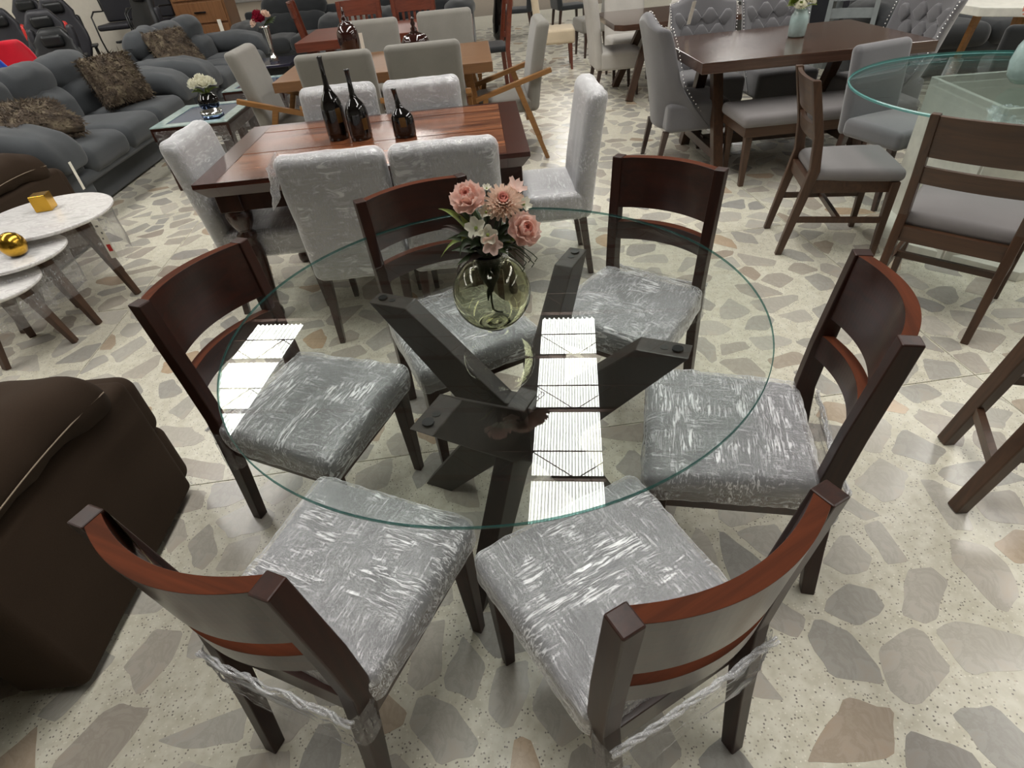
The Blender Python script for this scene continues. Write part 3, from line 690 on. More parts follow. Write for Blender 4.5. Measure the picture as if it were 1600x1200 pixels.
leaves = [((-.105, -.02, .20), (-.05, -.02, .28), .016, 'leaf_light'), ((-.095, 0, .305), (-.05, 0, .30), .018, 'leaf_light'), ((-.09, -.01, .27), (-.045, 0, .27), .014, 'leaf_brown'),
          ((-.085, -.03, .245), (-.05, -.01, .25), .02, 'leaf'), ((-.07, .01, .33), (-.04, 0, .26), .014, 'leaf_brown'), ((-.10, .02, .25), (-.06, .02, .26), .016, 'leaf_brown'),
          ((-.06, -.05, .21), (-.05, -.03, .27), .02, 'leaf'), ((-.035, -.07, .235), (-.02, -.04, .25), .022, 'leaf'), ((.0, -.075, .22), (.0, -.04, .25), .02, 'leaf'),
          ((.03, -.07, .215), (.02, -.04, .25), .018, 'leaf'), ((.095, -.02, .255), (.06, -.02, .25), .022, 'leaf'), ((.115, 0, .30), (.06, 0, .26), .007, 'leaf_brown'),
          ((.105, -.03, .215), (.06, -.03, .25), .012, 'leaf_light'), ((.09, -.05, .20), (.05, -.04, .245), .012, 'leaf'), ((.06, -.05, .235), (.03, -.03, .25), .026, 'leaf'),
          ((.02, .04, .31), (.01, .03, .27), .02, 'leaf'), ((-.03, .05, .30), (-.02, .03, .27), .02, 'leaf'), ((.07, .03, .31), (.03, .02, .27), .02, 'leaf'), ((-.055, .0, .285), (-.03, .01, .26), .028, 'leaf'),
          ((-.075, -.03, .15), (-.07, -.03, .21), .008, 'leaf_brown'), ((.01, -.06, .27), (.0, -.03, .25), .024, 'leaf'), ((-.06, .03, .31), (-.03, .02, .26), .02, 'leaf')]
lr = random.Random(5)
for i in range(44):
    a = lr.uniform(0, 2 * PI); r = lr.uniform(.045, .10); z = lr.uniform(.205, .29) - r * .35; leaves.append(((r * math.cos(a), r * math.sin(a), z + .02), (r * .55 * math.cos(a), r * .55 * math.sin(a), z + .03), lr.uniform(.014, .024), lr.choice(('leaf', 'leaf', 'leaf_brown', 'leaf'))))
for p2, p1, w, mm in leaves: part('leaf', M[mm], bq, lambda b: blade(b, L0, p1, p2, w), True)
part('stem_bundle', M['stem'], bq, lambda b: (b.lathe([(.030, .215), (.030, .185), (.029, .16), (.022, .13), (.009, .105), (.004, .09)][::-1], 14), b.tube([(0, 0, .11), (-.003, -.006, .07), (-.001, -.008, .045), (.008, -.014, .042), (.022, -.02, .042)], .0026, 7),
     b.tube([(0, 0, .12), (-.008, -.004, .09), (-.011, -.006, .07)], [.002, .006, .001], 6)), True)
for i, (x, y, z) in enumerate(((.075, -.05, .195), (.085, -.055, .205), (.07, -.06, .187), (.092, -.05, .19), (.1, -.045, .2))):
    part('tendril', M['leaf'], bq, lambda b: b.tube([(.01, -.02, .2), (x * .7, y * .9, z + .025), (x, y, z), (x + .01, y, z - .012), (x + .004, y, z - .02)], .0012, 5), True)

# ------------------------------------------------------------------ upholstered chairs
def uph_chair(name, label, loc, rz, group=None, w=.43, top=.90, seat=.46, d=.50, skirt=.33, lean=.07, bt=.09, fab='light_fabric', leg='turned', film=None,
              arms=False, tuft=False, nails=False, wing=False, seed=0, ysh=0):
    """straight upholstered chair, +y is the front; backrest, seat, four legs"""
    t = thing(name, label, 'chair', loc + (0,), rz, group)
    yb = -d / 2
    hb = (top - skirt) / 2
    def lean_fn(p):
        u = max(0, (p.z + hb) / (2 * hb)); p.y -= lean * u ** 1.3
        if wing:
            f = max(0, u - .15) / .85
            p.y += min(1, abs(p.x) / (w / 2)) ** 3 * (.13 * (1 - .5 * f) + .20 * max(0, 1 - u / .5) ** 1.5); p.x *= 1 + .10 * f
            if u > .8: p.z += (u - .8) / .2 * (.035 * math.cos(p.x / (w / 2) * PI) - .0)
        return p
    def back(b, off=0, wr=0):
        def fn(p):
            p = lean_fn(p)
            if tuft and p.y > yb * 0 - .2:
                pass
            if wr:
                q = Vector((p.x * 10 + seed, p.y * 20, p.z * 5)); n = abs(noise.noise(q)) + .6 * abs(noise.noise(q * 2.3)); p += Vector((p.x, p.y * 3, p.z)).normalized() * wr * (n - .3)
            return p
        b.rbox((0, yb + bt / 2, skirt + hb), (w + 2 * off, bt + 2 * off, 2 * hb + 2 * off), min(.04, bt / 2) + off, 3, 14 if (wr or tuft or wing) else 5, fn)
    part('backrest', M[fab], t, back, True)
    sw = w if not wing else w * .98
    part('seat', M[fab], t, lambda b: b.rbox((0, .02, (seat + skirt) / 2), (sw, d - .05, seat - skirt), .03, 3, 5, lambda p: crown(p, sw / 2, d / 2, .1, .012)), True)
    lx = w / 2 - .035
    if not arms:
        for sx in (-1, 1):
            part('leg', M[leg], t, lambda b: b.loft([(sx * lx, yb + .03 - .03, 0, .026, .03), (sx * lx, yb + .05, skirt + .01, .042, .042)]), bevel=.003)
            part('leg', M[leg], t, lambda b: b.loft([(sx * lx, d / 2 - .045, 0, .026, .026), (sx * lx, d / 2 - .06, skirt + .01, .042, .042)]), bevel=.003)
    else:
        for sx in (-1, 1):
            x = sx * (w / 2 + .022)
            part('armrest', M[leg], t, lambda b: b.beam((x, yb - .10, .655), (x, d / 2, .49), .04, .035), bevel=.004)
            part('leg', M[leg], t, lambda b: b.beam((x, yb + .17, .575), (x, yb - .05, 0), .034, .045, .03, .032), bevel=.004)
            part('leg', M[leg], t, lambda b: b.beam((x, d / 2 - .08, .50), (x, d / 2 - .02, 0), .034, .042, .03, .03), bevel=.004)
        part('seat_rail', M[leg], t, lambda b: (b.box(-w / 2 - .02, w / 2 + .02, yb + .08, yb + .11, skirt - .05, skirt), b.box(-w / 2 - .02, w / 2 + .02, d / 2 - .1, d / 2 - .07, skirt - .05, skirt)))
    if film:
        part('plastic_wrap', M[film], t, lambda b: (back(b, .005, .007), b.rbox((0, .02, (seat + skirt) / 2), (sw + .01, d - .04, seat - skirt + .012), .03, 3, 14,
             lambda p: crown(p, sw / 2, d / 2, .1, .014) + Vector((0, 0, .004 * abs(noise.noise(p * 25)))))), True)
    def frontp(x, z):               # a point on the front face of the back
        u = (z - skirt) / (2 * hb); p = Vector((x, bt / 2, z - skirt - hb)); p = lean_fn(p); return Vector((p.x, p.y + yb + bt / 2, p.z + skirt + hb))
    if tuft:
        rows = 4
        for r in range(rows):
            z = top - .10 - r * .105; k = 4 if r % 2 == 0 else 3
            for i in range(k):
                x = (i - (k - 1) / 2) * w * .25; p = frontp(x, z)
                part('tufted_pad', M[fab], t, lambda b: b.rbox((p.x, p.y + .0, p.z - .052), (w * .27, .035, .125), .017, 2, 2, lambda q: Vector((q.x * (1 - abs(q.z) / .0625 * .75), q.y + .012 * (1 - abs(q.z) / .07), q.z))), True)
                part('button', M['button'], t, lambda b: b.lathe([(.011, 0), (.008, .005), (.001, .007)], 8, (0, 0, 0), lambda v: Vector((p.x + v.x, p.y + .004 + v.z, p.z + v.y))), True)
    if nails:
        b = MB()
        def nail(p): b.rbox(tuple(p), (.009, .009, .009), .004, 1, 1)
        for s in (-1, 1):
            for i in range(24):
                z = skirt + .14 + (top - skirt - .15) * i / 23; u = (z - skirt) / (2 * hb); p = Vector((s * w / 2, .0, z - skirt - hb)); p = lean_fn(p); nail((p.x, p.y + yb + bt * .9, p.z + skirt + hb))
        for i in range(15):
            x = -w / 2 + w * i / 14; p = lean_fn(Vector((x, 0, hb))); nail((p.x, p.y + yb + bt * .75, p.z + skirt + hb))
        o = b.build('nailheads', M['nail'], t, True); o['kind'] = 'stuff'
    return t

# ------------------------------------------------------------------ reddish plank table with turned legs
wt_ = thing('plank_dining_table', 'reddish wood dining table with turned legs and three black bottles on it', 'table', (-.56, 2.995, 0))
TW, TD = 1.48, .94
for s in (-1, 1):
    def bord(b, s=s):
        x0, x1 = (s * TW / 2, s * (TW / 2 - .10)); xs = sorted((x0, x1))
        xl = s * (TW / 2 - .035)
        b.add([(s * TW / 2, -TD / 2, .765), (s * TW / 2, TD / 2, .765), (s * (TW / 2 - .1), TD / 2, .765), (s * (TW / 2 - .1), -TD / 2, .765),
               (s * TW / 2, -TD / 2, .745), (s * TW / 2, TD / 2, .745), (xl, TD / 2 - .035, .695), (xl, -TD / 2 + .035, .695), (s * (TW / 2 - .1), TD / 2, .745), (s * (TW / 2 - .1), -TD / 2, .745), (s * (TW / 2 - .1), TD / 2 - .035, .695), (s * (TW / 2 - .1), -TD / 2 + .035, .695)],
              [(0, 1, 2, 3), (0, 4, 5, 1), (4, 7, 6, 5), (7, 11, 10, 6), (0, 3, 9, 4), (4, 9, 11, 7), (1, 5, 8, 2), (5, 6, 10, 8)])
    part('end_border', M['plank_dark'], wt_, bord)
npl = 7
for i in range(npl):
    y0 = -TD / 2 + .03 + (TD - .06) * i / npl; y1 = -TD / 2 + .03 + (TD - .06) * (i + 1) / npl
    part('plank', M['plank'], wt_, lambda b: b.box(-TW / 2 + .101, TW / 2 - .101, y0 + .0015, y1 - .0015, .735, .7648 - (i % 3) * .0006))
for s in (-1, 1):
    def side(b, s=s):
        y = s * TD / 2; yi = s * (TD / 2 - .03); yl = s * (TD / 2 - .035); X = TW / 2 - .1005
        b.add([(-X, y, .765), (X, y, .765), (X, yi, .765), (-X, yi, .765), (-X, y, .745), (X, y, .745), (X, yl, .695), (-X, yl, .695), (X, yi - s * .05, .695), (-X, yi - s * .05, .695)], [(0, 1, 2, 3), (0, 4, 5, 1), (4, 7, 6, 5), (7, 9, 8, 6)])
    part('side_border', M['plank_dark'], wt_, side)
part('apron', M['turned'], wt_, lambda b: (b.box(-TW / 2 + .12, TW / 2 - .12, -TD / 2 + .10, -TD / 2 + .125, .60, .70), b.box(-TW / 2 + .12, TW / 2 - .12, TD / 2 - .125, TD / 2 - .10, .60, .70),
     b.box(-TW / 2 + .12, -TW / 2 + .145, -TD / 2 + .1, TD / 2 - .1, .60, .70), b.box(TW / 2 - .145, TW / 2 - .12, -TD / 2 + .1, TD / 2 - .1, .60, .70)))
tl = [(.028, 0), (.036, .02), (.036, .05), (.026, .07), (.030, .10), (.040, .20), (.048, .30), (.052, .36), (.046, .41), (.034, .44), (.046, .455), (.046, .475), (.032, .49), (.038, .50), (.054, .53), (.062, .57), (.056, .60), (.045, .61)]
for sx in (-1, 1):
    for sy in (-1, 1):
        x, y = sx * (TW / 2 - .09), sy * (TD / 2 - .14)
        lg = part('turned_leg', M['turned'], wt_, lambda b: b.lathe(tl, 20, (x, y, 0)), True)
        part('leg_block', M['turned'], lg, lambda b: b.box(x - .055, x + .055, y - .055, y + .055, .60, .70), bevel=.003)

PG = 'film-wrapped pale chairs round the plank table'
kw = dict(w=.43, top=.90, fab='light_fabric', film='film_white', group=PG)
c2 = uph_chair('wrapped_chair', 'pale grey chair in torn cloudy wrap, near left side of the plank table', (-.63, 2.60), 0, seed=1, **kw)
uph_chair('wrapped_chair', 'pale grey wrapped chair at the near right side of the plank table', (-.18, 2.60), 0, seed=2, **kw)
uph_chair('wrapped_chair', 'pale grey wrapped chair on the far side of the plank table behind two tall bottles', (-.83, 3.36), PI, seed=3, **kw)
uph_chair('wrapped_chair', 'pale grey wrapped chair on the far side of the plank table behind the small bottle', (-.345, 3.32), PI, seed=4, **kw)
uph_chair('wrapped_chair', 'pale grey wrapped chair at the right end of the plank table', (.25, 2.98), PI / 2, seed=5, **dict(kw, top=.92))
uph_chair('wrapped_chair', 'white wrapped chair at the left end of the plank table', (-1.15, 2.91), -PI / 2, seed=6, **kw)
# bunched wrap on the corner of the torn one
def bunch(b):
    def f(u, v):
        a = u * 2 * PI; r = .035 + .02 * noise.noise(Vector((u * 6, v * 4, 3))); return Vector((-.215 - .03 * v + r * .6 * math.cos(a), -.30 + r * math.sin(a), .90 - .17 * v + .025 * math.cos(a)))
    b.sheet(26, 14, f)
part('loose_wrap', M['film_white'], c2, bunch, True)

# black bottles: bellied, with a gold patch
def bottle(label, x, y, h, r, lean, rz, patch):
    t = thing('black_bottle', label, 'bottle', (x, y, .7653), rz, 'black bottles on the plank table')
    pr = [(r * .9, 0), (r * .98, .004), (r, h * .10), (r * 1.0, h * .36), (r * .94, h * .44), (r * .72, h * .52), (r * .42, h * .59), (r * .25, h * .66), (r * .2, h * .80), (r * .21, h * .97), (r * .25, h * .985), (r * .22, h)]
    def fn(p): return Vector((p.x + lean * max(0, p.z / h - .35) ** 1.2, p.y * .8, p.z))
    MB().lathe(pr, 28, (0, 0, 0), fn).build('bottle_body', M['black_gloss'], t, True)
    def pt(b):
        def f(u, v):
            a = -PI / 2 + (u - .35) * 1.0 * patch[2]; z = h * (patch[0] + (patch[1] - patch[0]) * v); k = min(range(len(pr) - 1), key=lambda i: abs(pr[i][1] - z))
            (r0, z0), (r1, z1) = [(pr[i], pr[i + 1]) for i in range(len(pr) - 1) if pr[i][1] <= z <= pr[i + 1][1]][0]; rr = (r0 + (r1 - r0) * (z - z0) / (z1 - z0)) * 1.012
            return fn(Vector((rr * math.cos(a), rr * math.sin(a), z)))
        b.sheet(10, 8, f)
    part('gold_patch', M['gold_patch'], t, pt, True)
bottle('tallest glossy black bottle on the plank table', -.74, 3.04, .366, .056, 0, R_(40), (.22, .40, .5))
bottle('middle-height glossy black bottle on the plank table', -.62, 3.00, .309, .058, 0, R_(45), (.15, .32, .5))
bottle('smallest black bottle with a gold patch and off-centre neck', -.40, 2.965, .215, .055, -.03, R_(0), (.24, .44, .55))

# ------------------------------------------------------------------ honey oak table with grey armchairs
ht = thing('honey_table', 'honey oak dining table with thick top and grey armchairs', 'table', (-.725, 5.24, 0))
part('table_top', M['honey'], ht, lambda b: b.box(-.82, .82, -.5, .5, .695, .765), bevel=.004)
for sx in (-1, 1):
    for sy in (-1, 1): part('leg', M['honey_z'], ht, lambda b: b.beam((sx * .62, sy * .34, .695), (sx * .74, sy * .42, 0), .07, .05, .045, .04), bevel=.004)
HG = 'grey armchairs round the honey oak table'
kw = dict(w=.52, top=.97, d=.50, skirt=.36, lean=.11, bt=.10, fab='taupe_fabric', leg='honey_z', arms=True, group=HG)
uph_chair('oak_armchair', 'grey oak-armed chair on the near left side of the honey table', (-.98, 4.70), 0, **kw)
uph_chair('oak_armchair', 'grey oak-armed chair on the near right side of the honey table', (-.38, 4.74), 0, **kw)
uph_chair('oak_armchair', 'grey oak-armed chair across the honey table behind the tall brown urn', (-.97, 5.85), PI, **kw)
uph_chair('oak_armchair', 'grey oak-armed chair across the honey table behind the pumpkin urn', (-.29, 6.05), PI, **kw)
uph_chair('oak_armchair', 'grey oak-armed chair at the left end of the honey table', (-1.52, 5.10), -PI / 2, **kw)
uph_chair('oak_armchair', 'grey oak-armed chair at the right end of the honey table', (.19, 5.12), PI / 2, **kw)
def urn(label, x, y, prof, mat, ribs=0):
    t = thing('brown_urn', label, 'urn', (x, y, .7652), 0)
    def fn(p):
        if ribs and p.z < .2:
            a = math.atan2(p.y, p.x); f = 1 + .06 * abs(math.cos(ribs * a / 2)) - .03; return Vector((p.x * f, p.y * f, p.z))
        return p
    k = [i for i, q in enumerate(prof) if q[2]][0]
    MB().lathe([q[:2] for q in prof[:k + 1]], 40, (0, 0, 0), fn).build('urn_body', M[mat], t, True)
    MB().lathe([q[:2] for q in prof[k:]], 24).build('urn_lid', M[mat], t, True)
    return t
urn('tall brown glazed urn with pointed lid on the honey table', -1.07, 5.55, [(.06, 0, 0), (.075, .05, 0), (.09, .13, 0), (.085, .19, 0), (.06, .235, 1), (.055, .245, 0), (.025, .26, 0), (.03, .28, 0), (.014, .30, 0), (.012, .33, 0), (.004, .36, 0)], 'brown_gloss')
urn('squat ribbed pumpkin urn with finial on the honey table', -.52, 5.55, [(.06, 0, 0), (.10, .03, 0), (.115, .07, 0), (.09, .115, 0), (.04, .135, 1), (.024, .15, 0), (.028, .165, 0), (.014, .18, 0), (.02, .20, 0), (.012, .22, 0), (.016, .235, 0), (.003, .25, 0)], 'brown_gloss', 10)

# ------------------------------------------------------------------ walnut frame chairs and the second glass table on the right
def walnut_chair(label, loc, rz, sc_=1.0, group='walnut chairs round the teal glass table', top=.87, wd=.37, panel=False):
    t = thing('walnut_chair', label, 'chair', loc + (0,), rz, group)
    yz = [(-.285, 0, .030, .034), (-.222, .36, .036, .046), (-.205, .46, .036, .048), (-.225, .62, .034, .044), (-.295, top, .032, .036)]
    def yc(z):
        for (ya, za, _, _), (yb, zb, _, _) in zip(yz, yz[1:]):
            if za <= z <= zb: return ya + (yb - ya) * (z - za) / (zb - za)
        return yz[-1][0]
    hx = wd / 2
    for s in (-1, 1):
        part('back_post', M['walnut'], t, lambda b: b.loft([(s * hx, y, z, w, d) for y, z, w, d in yz]), bevel=.004)
        part('leg', M['walnut'], t, lambda b: b.loft([(s * (hx + .015), .185, 0, .028, .028), (s * (hx + .01), .18, .40, .042, .042)]), bevel=.004)
        part('stretcher', M['walnut'], t, lambda b: b.beam((s * hx, -.25, .20), (s * (hx + .012), .18, .20), .018, .028))
    part('top_slat', M['walnut_x'], t, lambda b: b.slat(hx - .01, top - .165, top - .006, .018, .022, yc), bevel=.002)
    part('lower_slat', M['walnut_x'], t, lambda b: b.slat(hx - .01, top - .275, top - .205, .018, .022, yc), bevel=.002)
    part('cross_stretcher', M['walnut_x'], t, lambda b: b.box(-hx, hx, -.04, -.02, .187, .215))
    part('seat_frame', M['walnut_x'], t, lambda b: (b.box(-hx - .01, hx + .01, .165, .19, .345, .41), b.box(-hx, hx, -.228, -.20, .345, .41), b.box(-hx - .012, -hx + .012, -.2, .18, .345, .41), b.box(hx - .012, hx + .012, -.2, .18, .345, .41)), bevel=.002)
    seat_shape(hx + .035, hx + .012, -.205, .215, .40, .462, .026, .018).build('seat', M['bench_fabric'], t, True)
    return t
walnut_chair('walnut chair with grey seat seen side-on, left of the teal glass table', (1.86, 2.90), R_(-103), wd=.345)
walnut_chair('walnut chair seen from behind in front of the teal glass table', (2.015, 2.20), R_(-47), wd=.40)
gg = thing('teal_glass_table', 'round teal-edged glass table on a white open box base', 'table', (2.60, 2.82, 0))
b = MB(); prof = [(.0001, .768), (.4, .768), (.745, .768), (.77, .764), (.775, .760), (.775, .752), (.77, .75), (.4, .75), (.0001, .75)]
b.lathe(prof, 96); b.mi = []
for i in range(len(prof) - 1): b.mi += [1 if 3 <= i <= 5 else 0] * 96
b.mi += [0, 0]; b.build('glass_top', [M['glass_teal'], M['teal_edge']], gg)
def wallp(b, p, q, t, z0, z1): b.beam((p[0], p[1], (z0 + z1) / 2), (q[0], q[1], (z0 + z1) / 2), z1 - z0, t, side=(0, 0, 1))
cor = [(2.36 - 2.6, 3.16 - 2.82), (2.27 - 2.6, 2.52 - 2.82), (2.90 - 2.6, 2.46 - 2.82), (2.98 - 2.6, 3.10 - 2.82)]
for i in range(4): part('base_panel', M['base_white'], gg, lambda b: wallp(b, cor[i], cor[(i + 1) % 4], .022, 0, .745), bevel=.002)
part('base_plate', M['base_white'], gg, lambda b: b.prism([(-.50, -.05), (-.12, -.54), (.42, -.45), (.5, .3), (-.2, .45)], 0, .05), bevel=.003)
part('loose_wrap', M['film_white'], gg, lambda b: b.sheet(16, 10, lambda u, v: (cor[1][0] - .06 + .13 * u, cor[1][1] + .05 - .1 * v + .03 * noise.noise(Vector((u * 5, v * 5, 9))), .745 - .06 * v + .02 * noise.noise(Vector((u * 7, v * 7, 2))))), True)
tv = thing('aqua_vase', 'pale aqua vase with coral flowers at the right edge of the teal glass table', 'vase', (2.545, 2.81, .7685))
MB().lathe([(.05, 0), (.075, .03), (.085, .09), (.075, .15), (.05, .2), (.04, .23), (.045, .25)], 28).build('vase_body', M['aqua_ceramic'], tv, True)
for i in range(7):
    a = i * 2 * PI / 7; c = (.07 * math.cos(a) * (i > 0), .07 * math.sin(a) * (i > 0), .30 + .03 * math.sin(i * 2.1))
    hb = MB(); dahlia(hb, c, (c[0] * 3, c[1] * 3, .6), .05, i); hb.build('flower', [M['petal_coral'], M['petal_peach']], tv, True)
uph_chair('tub_chair', 'grey upholstered chair tucked against the teal glass table beside the bench', (2.43, 3.44), R_(196), None, w=.41, top=.84, d=.46, skirt=.36, lean=.05, bt=.07, fab='slate_fabric', leg='turned')

# ------------------------------------------------------------------ brown trestle table with bench and wing chairs
dt = thing('trestle_table', 'brown wood trestle dining table with aqua vase and bench', 'table', (2.14, 4.46, 0))
part('table_top', M['brown_top'], dt, lambda b: b.box(-.745, .745, -.53, .53, .70, .765), bevel=.004)
for sx in (-1, 1):
    for sy in (-1, 1): part('leg', M['walnut'], dt, lambda b: b.beam((sx * .50, sy * .10, .70), (sx * .50, sy * .40, 0), .07, .07), bevel=.004)
    part('foot_rail', M['walnut'], dt, lambda b: b.box(sx * .50 - .03, sx * .50 + .03, -.36, .36, .10, .16), bevel=.003)
part('stretcher', M['walnut_x'], dt, lambda b: b.box(-.5, .5, -.03, .03, .10, .17), bevel=.003)
bn = thing('bench', 'walnut bench with grey padded seat in front of the trestle table', 'bench', (2.22, 3.97, 0))
part('seat', M['bench_fabric'], bn, lambda b: b.rbox((0, 0, .43), (1.14, .43, .075), .03, 3, 5, lambda p: crown(p, .57, .215, .04, .012)), True)
part('seat_frame', M['walnut_x'], bn, lambda b: b.box(-.55, .55, -.20, .20, .335, .40), bevel=.003)
for sx in (-1, 1):
    for sy in (-1, 1): part('leg', M['walnut'], bn, lambda b: b.loft([(sx * .50, sy * .155, 0, .032, .032), (sx * .51, sy * .165, .37, .05, .05)]), bevel=.004)
WG = 'tufted grey wing chairs round the trestle table'
kw = dict(w=.50, top=.97, d=.50, skirt=.27, lean=.12, bt=.08, fab='slate_fabric', leg='turned', wing=True, nails=True, group=WG)
uph_chair('wing_chair', 'grey wing chair with silver nailheads at the left end of the trestle table', (1.50, 4.48), -PI / 2, **kw)
uph_chair('wing_chair', 'button-tufted grey wing chair behind the trestle table, left of the aqua vase', (1.85, 5.12), PI, tuft=True, **kw)
uph_chair('wing_chair', 'button-tufted grey wing chair behind the trestle table, beside the aqua vase', (2.44, 5.12), PI, tuft=True, **kw)
uph_chair('wing_chair', 'button-tufted grey wing chair at the right end of the trestle table', (2.92, 4.50), R_(97), tuft=True, **kw)
dv = thing('aqua_jar', 'pale aqua glazed jar with yellow flowers on the trestle table', 'vase', (2.24, 4.50, .7652))
MB().lathe([(.05, 0), (.058, .01), (.060, .10), (.056, .13), (.044, .15), (.040, .165)], 26).build('vase_body', M['aqua_ceramic'], dv, True)
for i in range(6):
    a = i * 2 * PI / 6; c = (.06 * math.cos(a), .05 * math.sin(a), .20 + .02 * math.sin(i * 3))
    hb = MB(); dahlia(hb, c, (c[0], c[1], .1), .04, i); hb.build('flower', [M['petal_white' if i % 3 else 'leaf_light'], M['leaf_light']], dv, True)
    if i % 2: part('leaf', M['leaf_light'], dv, lambda b: blade(b, (0, 0, .15), (c[0] * .8, c[1] * .8, .2), (c[0] * 2.0, c[1] * 2, .19), .02), True)

# bar stool whose legs enter at the right edge
st = thing('walnut_stool', 'tall walnut stool cut off by the right edge, slanting legs', 'stool', (1.72, 1.09, 0))
for (fx, fy, tx, ty) in ((1.505, 1.325, 1.60, 1.26), (1.355, 1.045, 1.52, 1.04), (1.86, .88, 1.76, .92), (2.00, 1.16, 1.84, 1.15)):
    part('leg', M['walnut'], st, lambda b: b.beam((fx - 1.72, fy - 1.09, 0), (tx - 1.72, ty - 1.09, .70), .042, .042, .055, .055), bevel=.004)
for (a, c2_, z) in (((1.53, 1.31), (1.40, 1.045), .17), ((1.40, 1.045), (1.84, .885), .24), ((1.53, 1.31), (1.96, 1.16), .30)):
    part('stretcher', M['walnut_x'], st, lambda b: b.beam((a[0] - 1.72, a[1] - 1.09, z), (c2_[0] - 1.72, c2_[1] - 1.09, z), .022, .034))
part('seat', M['bench_fabric'], st, lambda b: b.rbox((-.03, .0, .735), (.42, .42, .07), .03, 3, 4), True)

# ------------------------------------------------------------------ nesting marble tables, gold ornaments
def nest(label, x, y, r, h, legs, rz):
    t = thing('marble_side_table', label, 'side table', (x, y, 0), rz, 'nesting marble tables')
    MB().lathe([(r - .012, h - .022), (r, h - .012), (r, h - .004), (r - .006, h)], 56).build('marble_top', M['marble'], t, True).data.polygons.foreach_set('use_smooth', [False] * (56 * 3 + 2))
    for a in legs:
        c, s = math.cos(R_(a) - rz), math.sin(R_(a) - rz)
        part('leg', M['walnut'], t, lambda b: b.beam((c * r * .50, s * r * .50, h - .022), (c * r * .88, s * r * .88, 0), 0.072, .034, .034, .026, side=(-s, c, 0)), bevel=.004)
    part('plastic_wrap', M['film_loose'], t, lambda b: b.sheet(36, 8, lambda u, v: ((r * .92) * math.cos(u * 2 * PI) * (1 + .03 * noise.noise(Vector((u * 14, v * 3, h * 9)))), (r * .92) * math.sin(u * 2 * PI) * (1 + .03 * noise.noise(Vector((u * 14 + 5, v * 3, h * 9)))), h - .05 - (h - .25) * v)), True)
    return t
n1 = nest('largest round marble-topped nesting table with a gold cube', -2.46, 3.15, .335, .50, (-10, 85, 190), 0)
n2 = nest('middle round marble-topped nesting table with a gold ball', -2.45, 2.80, .235, .44, (-5, 95, 188), 0)
n3 = nest('smallest and lowest round marble-topped nesting table', -2.46, 2.58, .205, .375, (10, 130, 250), 0)
tg = thing('price_tag', 'printed price tag hanging from the largest marble table', 'tag', (-2.13, 3.02, .36), R_(10))
part('tag_card', M['paper'], tg, lambda b: b.box(-.018, .018, -.0006, .0006, -.09, .13))
part('red_print', M['red_ink'], tg, lambda b: b.box(-.009, .011, -.0012, -.0007, -.05, -.01))
part('grey_print', M['grey_ink'], tg, lambda b: (b.box(-.009, -.002, -.0012, -.0007, .02, .03), b.box(.0, .008, -.0012, -.0007, .05, .062), b.box(-.01, .004, -.0012, -.0007, .09, .10)))
gc = MB().rbox((0, 0, .047), (.085, .085, .085), .004, 2, 1).build('gold_cube', M['gold']); gc.location = (-2.50, 3.24, .4965); gc.rotation_euler = (0, 0, R_(12))
tag(gc, 'shiny gold cube on the largest marble table', 'ornament')
gb = MB().lathe([(.02, .002), (.045, .018), (.058, .045), (.06, .062), (.055, .085), (.04, .107), (.018, .119), (.001, .1215)], 32).build('gold_ball', M['gold'], None, True); gb.location = (-2.40, 2.765, .4365)
tag(gb, 'shiny gold ball on the middle marble table', 'ornament')

# ------------------------------------------------------------------ brown suede recliners
def recliner(label, loc, rz):
    t = thing('recliner', label, 'recliner', loc + (0,), rz, 'brown suede recliners')
    S = M['brown_suede']
    # local: x=0 right side face, body to -x; front at +y
    for s, x in ((1, -.10), (-1, -.98)):
        def pan(b, x=x): b.rbox((x, .10, .275), (.20, .72, .51), .03, 3, 4, lambda p: Vector((p.x + .006 * math.sin(p.y * 6), p.y - .04 * max(0, p.z) * (p.y < 0), p.z)))
        sp = part('side_panel', S, t, pan, True)
        def pad(b, x=x):
            def fn(p):
                u = p.y / .42; p.z += .05 * (1 - u * u) - .05 * max(0, u) ** 3 + .025 * noise.noise(Vector((p.x * 6, p.y * 9, 1))) ; p.x *= 1 + .06 * math.sin(u * 2.2)
                return p
            b.rbox((x - .05, -.03, .575), (.34, .84, .19), .09, 5, 10, fn)
        ap = part('arm_pad', S, t, pad, True)
        part('seam', M['stitch'], ap, lambda b: b.tube([(x + .128, .36 - .72 * i / 20 - .03, .565 + .035 * (1 - ((.36 - .72 * i / 20) / .42) ** 2)) for i in range(21)], .002, 5), True)
        part('front_pad', S, sp, lambda b: b.rbox((x, .455, .40), (.20, .13, .24), .055, 4, 4), True)
        part('lower_front_pad', S, sp, lambda b: b.rbox((x, .46, .17), (.19, .12, .26), .05, 4, 4), True)
    part('footrest', S, t, lambda b: (b.rbox((-.54, .46, .32), (.66, .14, .34), .05, 4, 5), b.rbox((-.54, .44, .10), (.66, .10, .14), .03, 3, 4)), True)
    part('seat_cushion', S, t, lambda b: b.rbox((-.54, .05, .43), (.66, .80, .18), .07, 4, 6, lambda p: crown(p, .33, .4, .09, .03)), True)
    for k in range(3): part('back_cushion', S, t, lambda b: b.rbox((-.54, -.42 - .05 * k, .55 + .19 * k), (.74, .24, .24), .10, 4, 6), True)
    return t
recliner('brown suede recliner filling the lower left corner, pale arm stitching', (-1.21, 1.0), 0)
recliner('brown suede recliner half hidden behind the marble tables at the left edge', (-2.85, 3.53), 0)

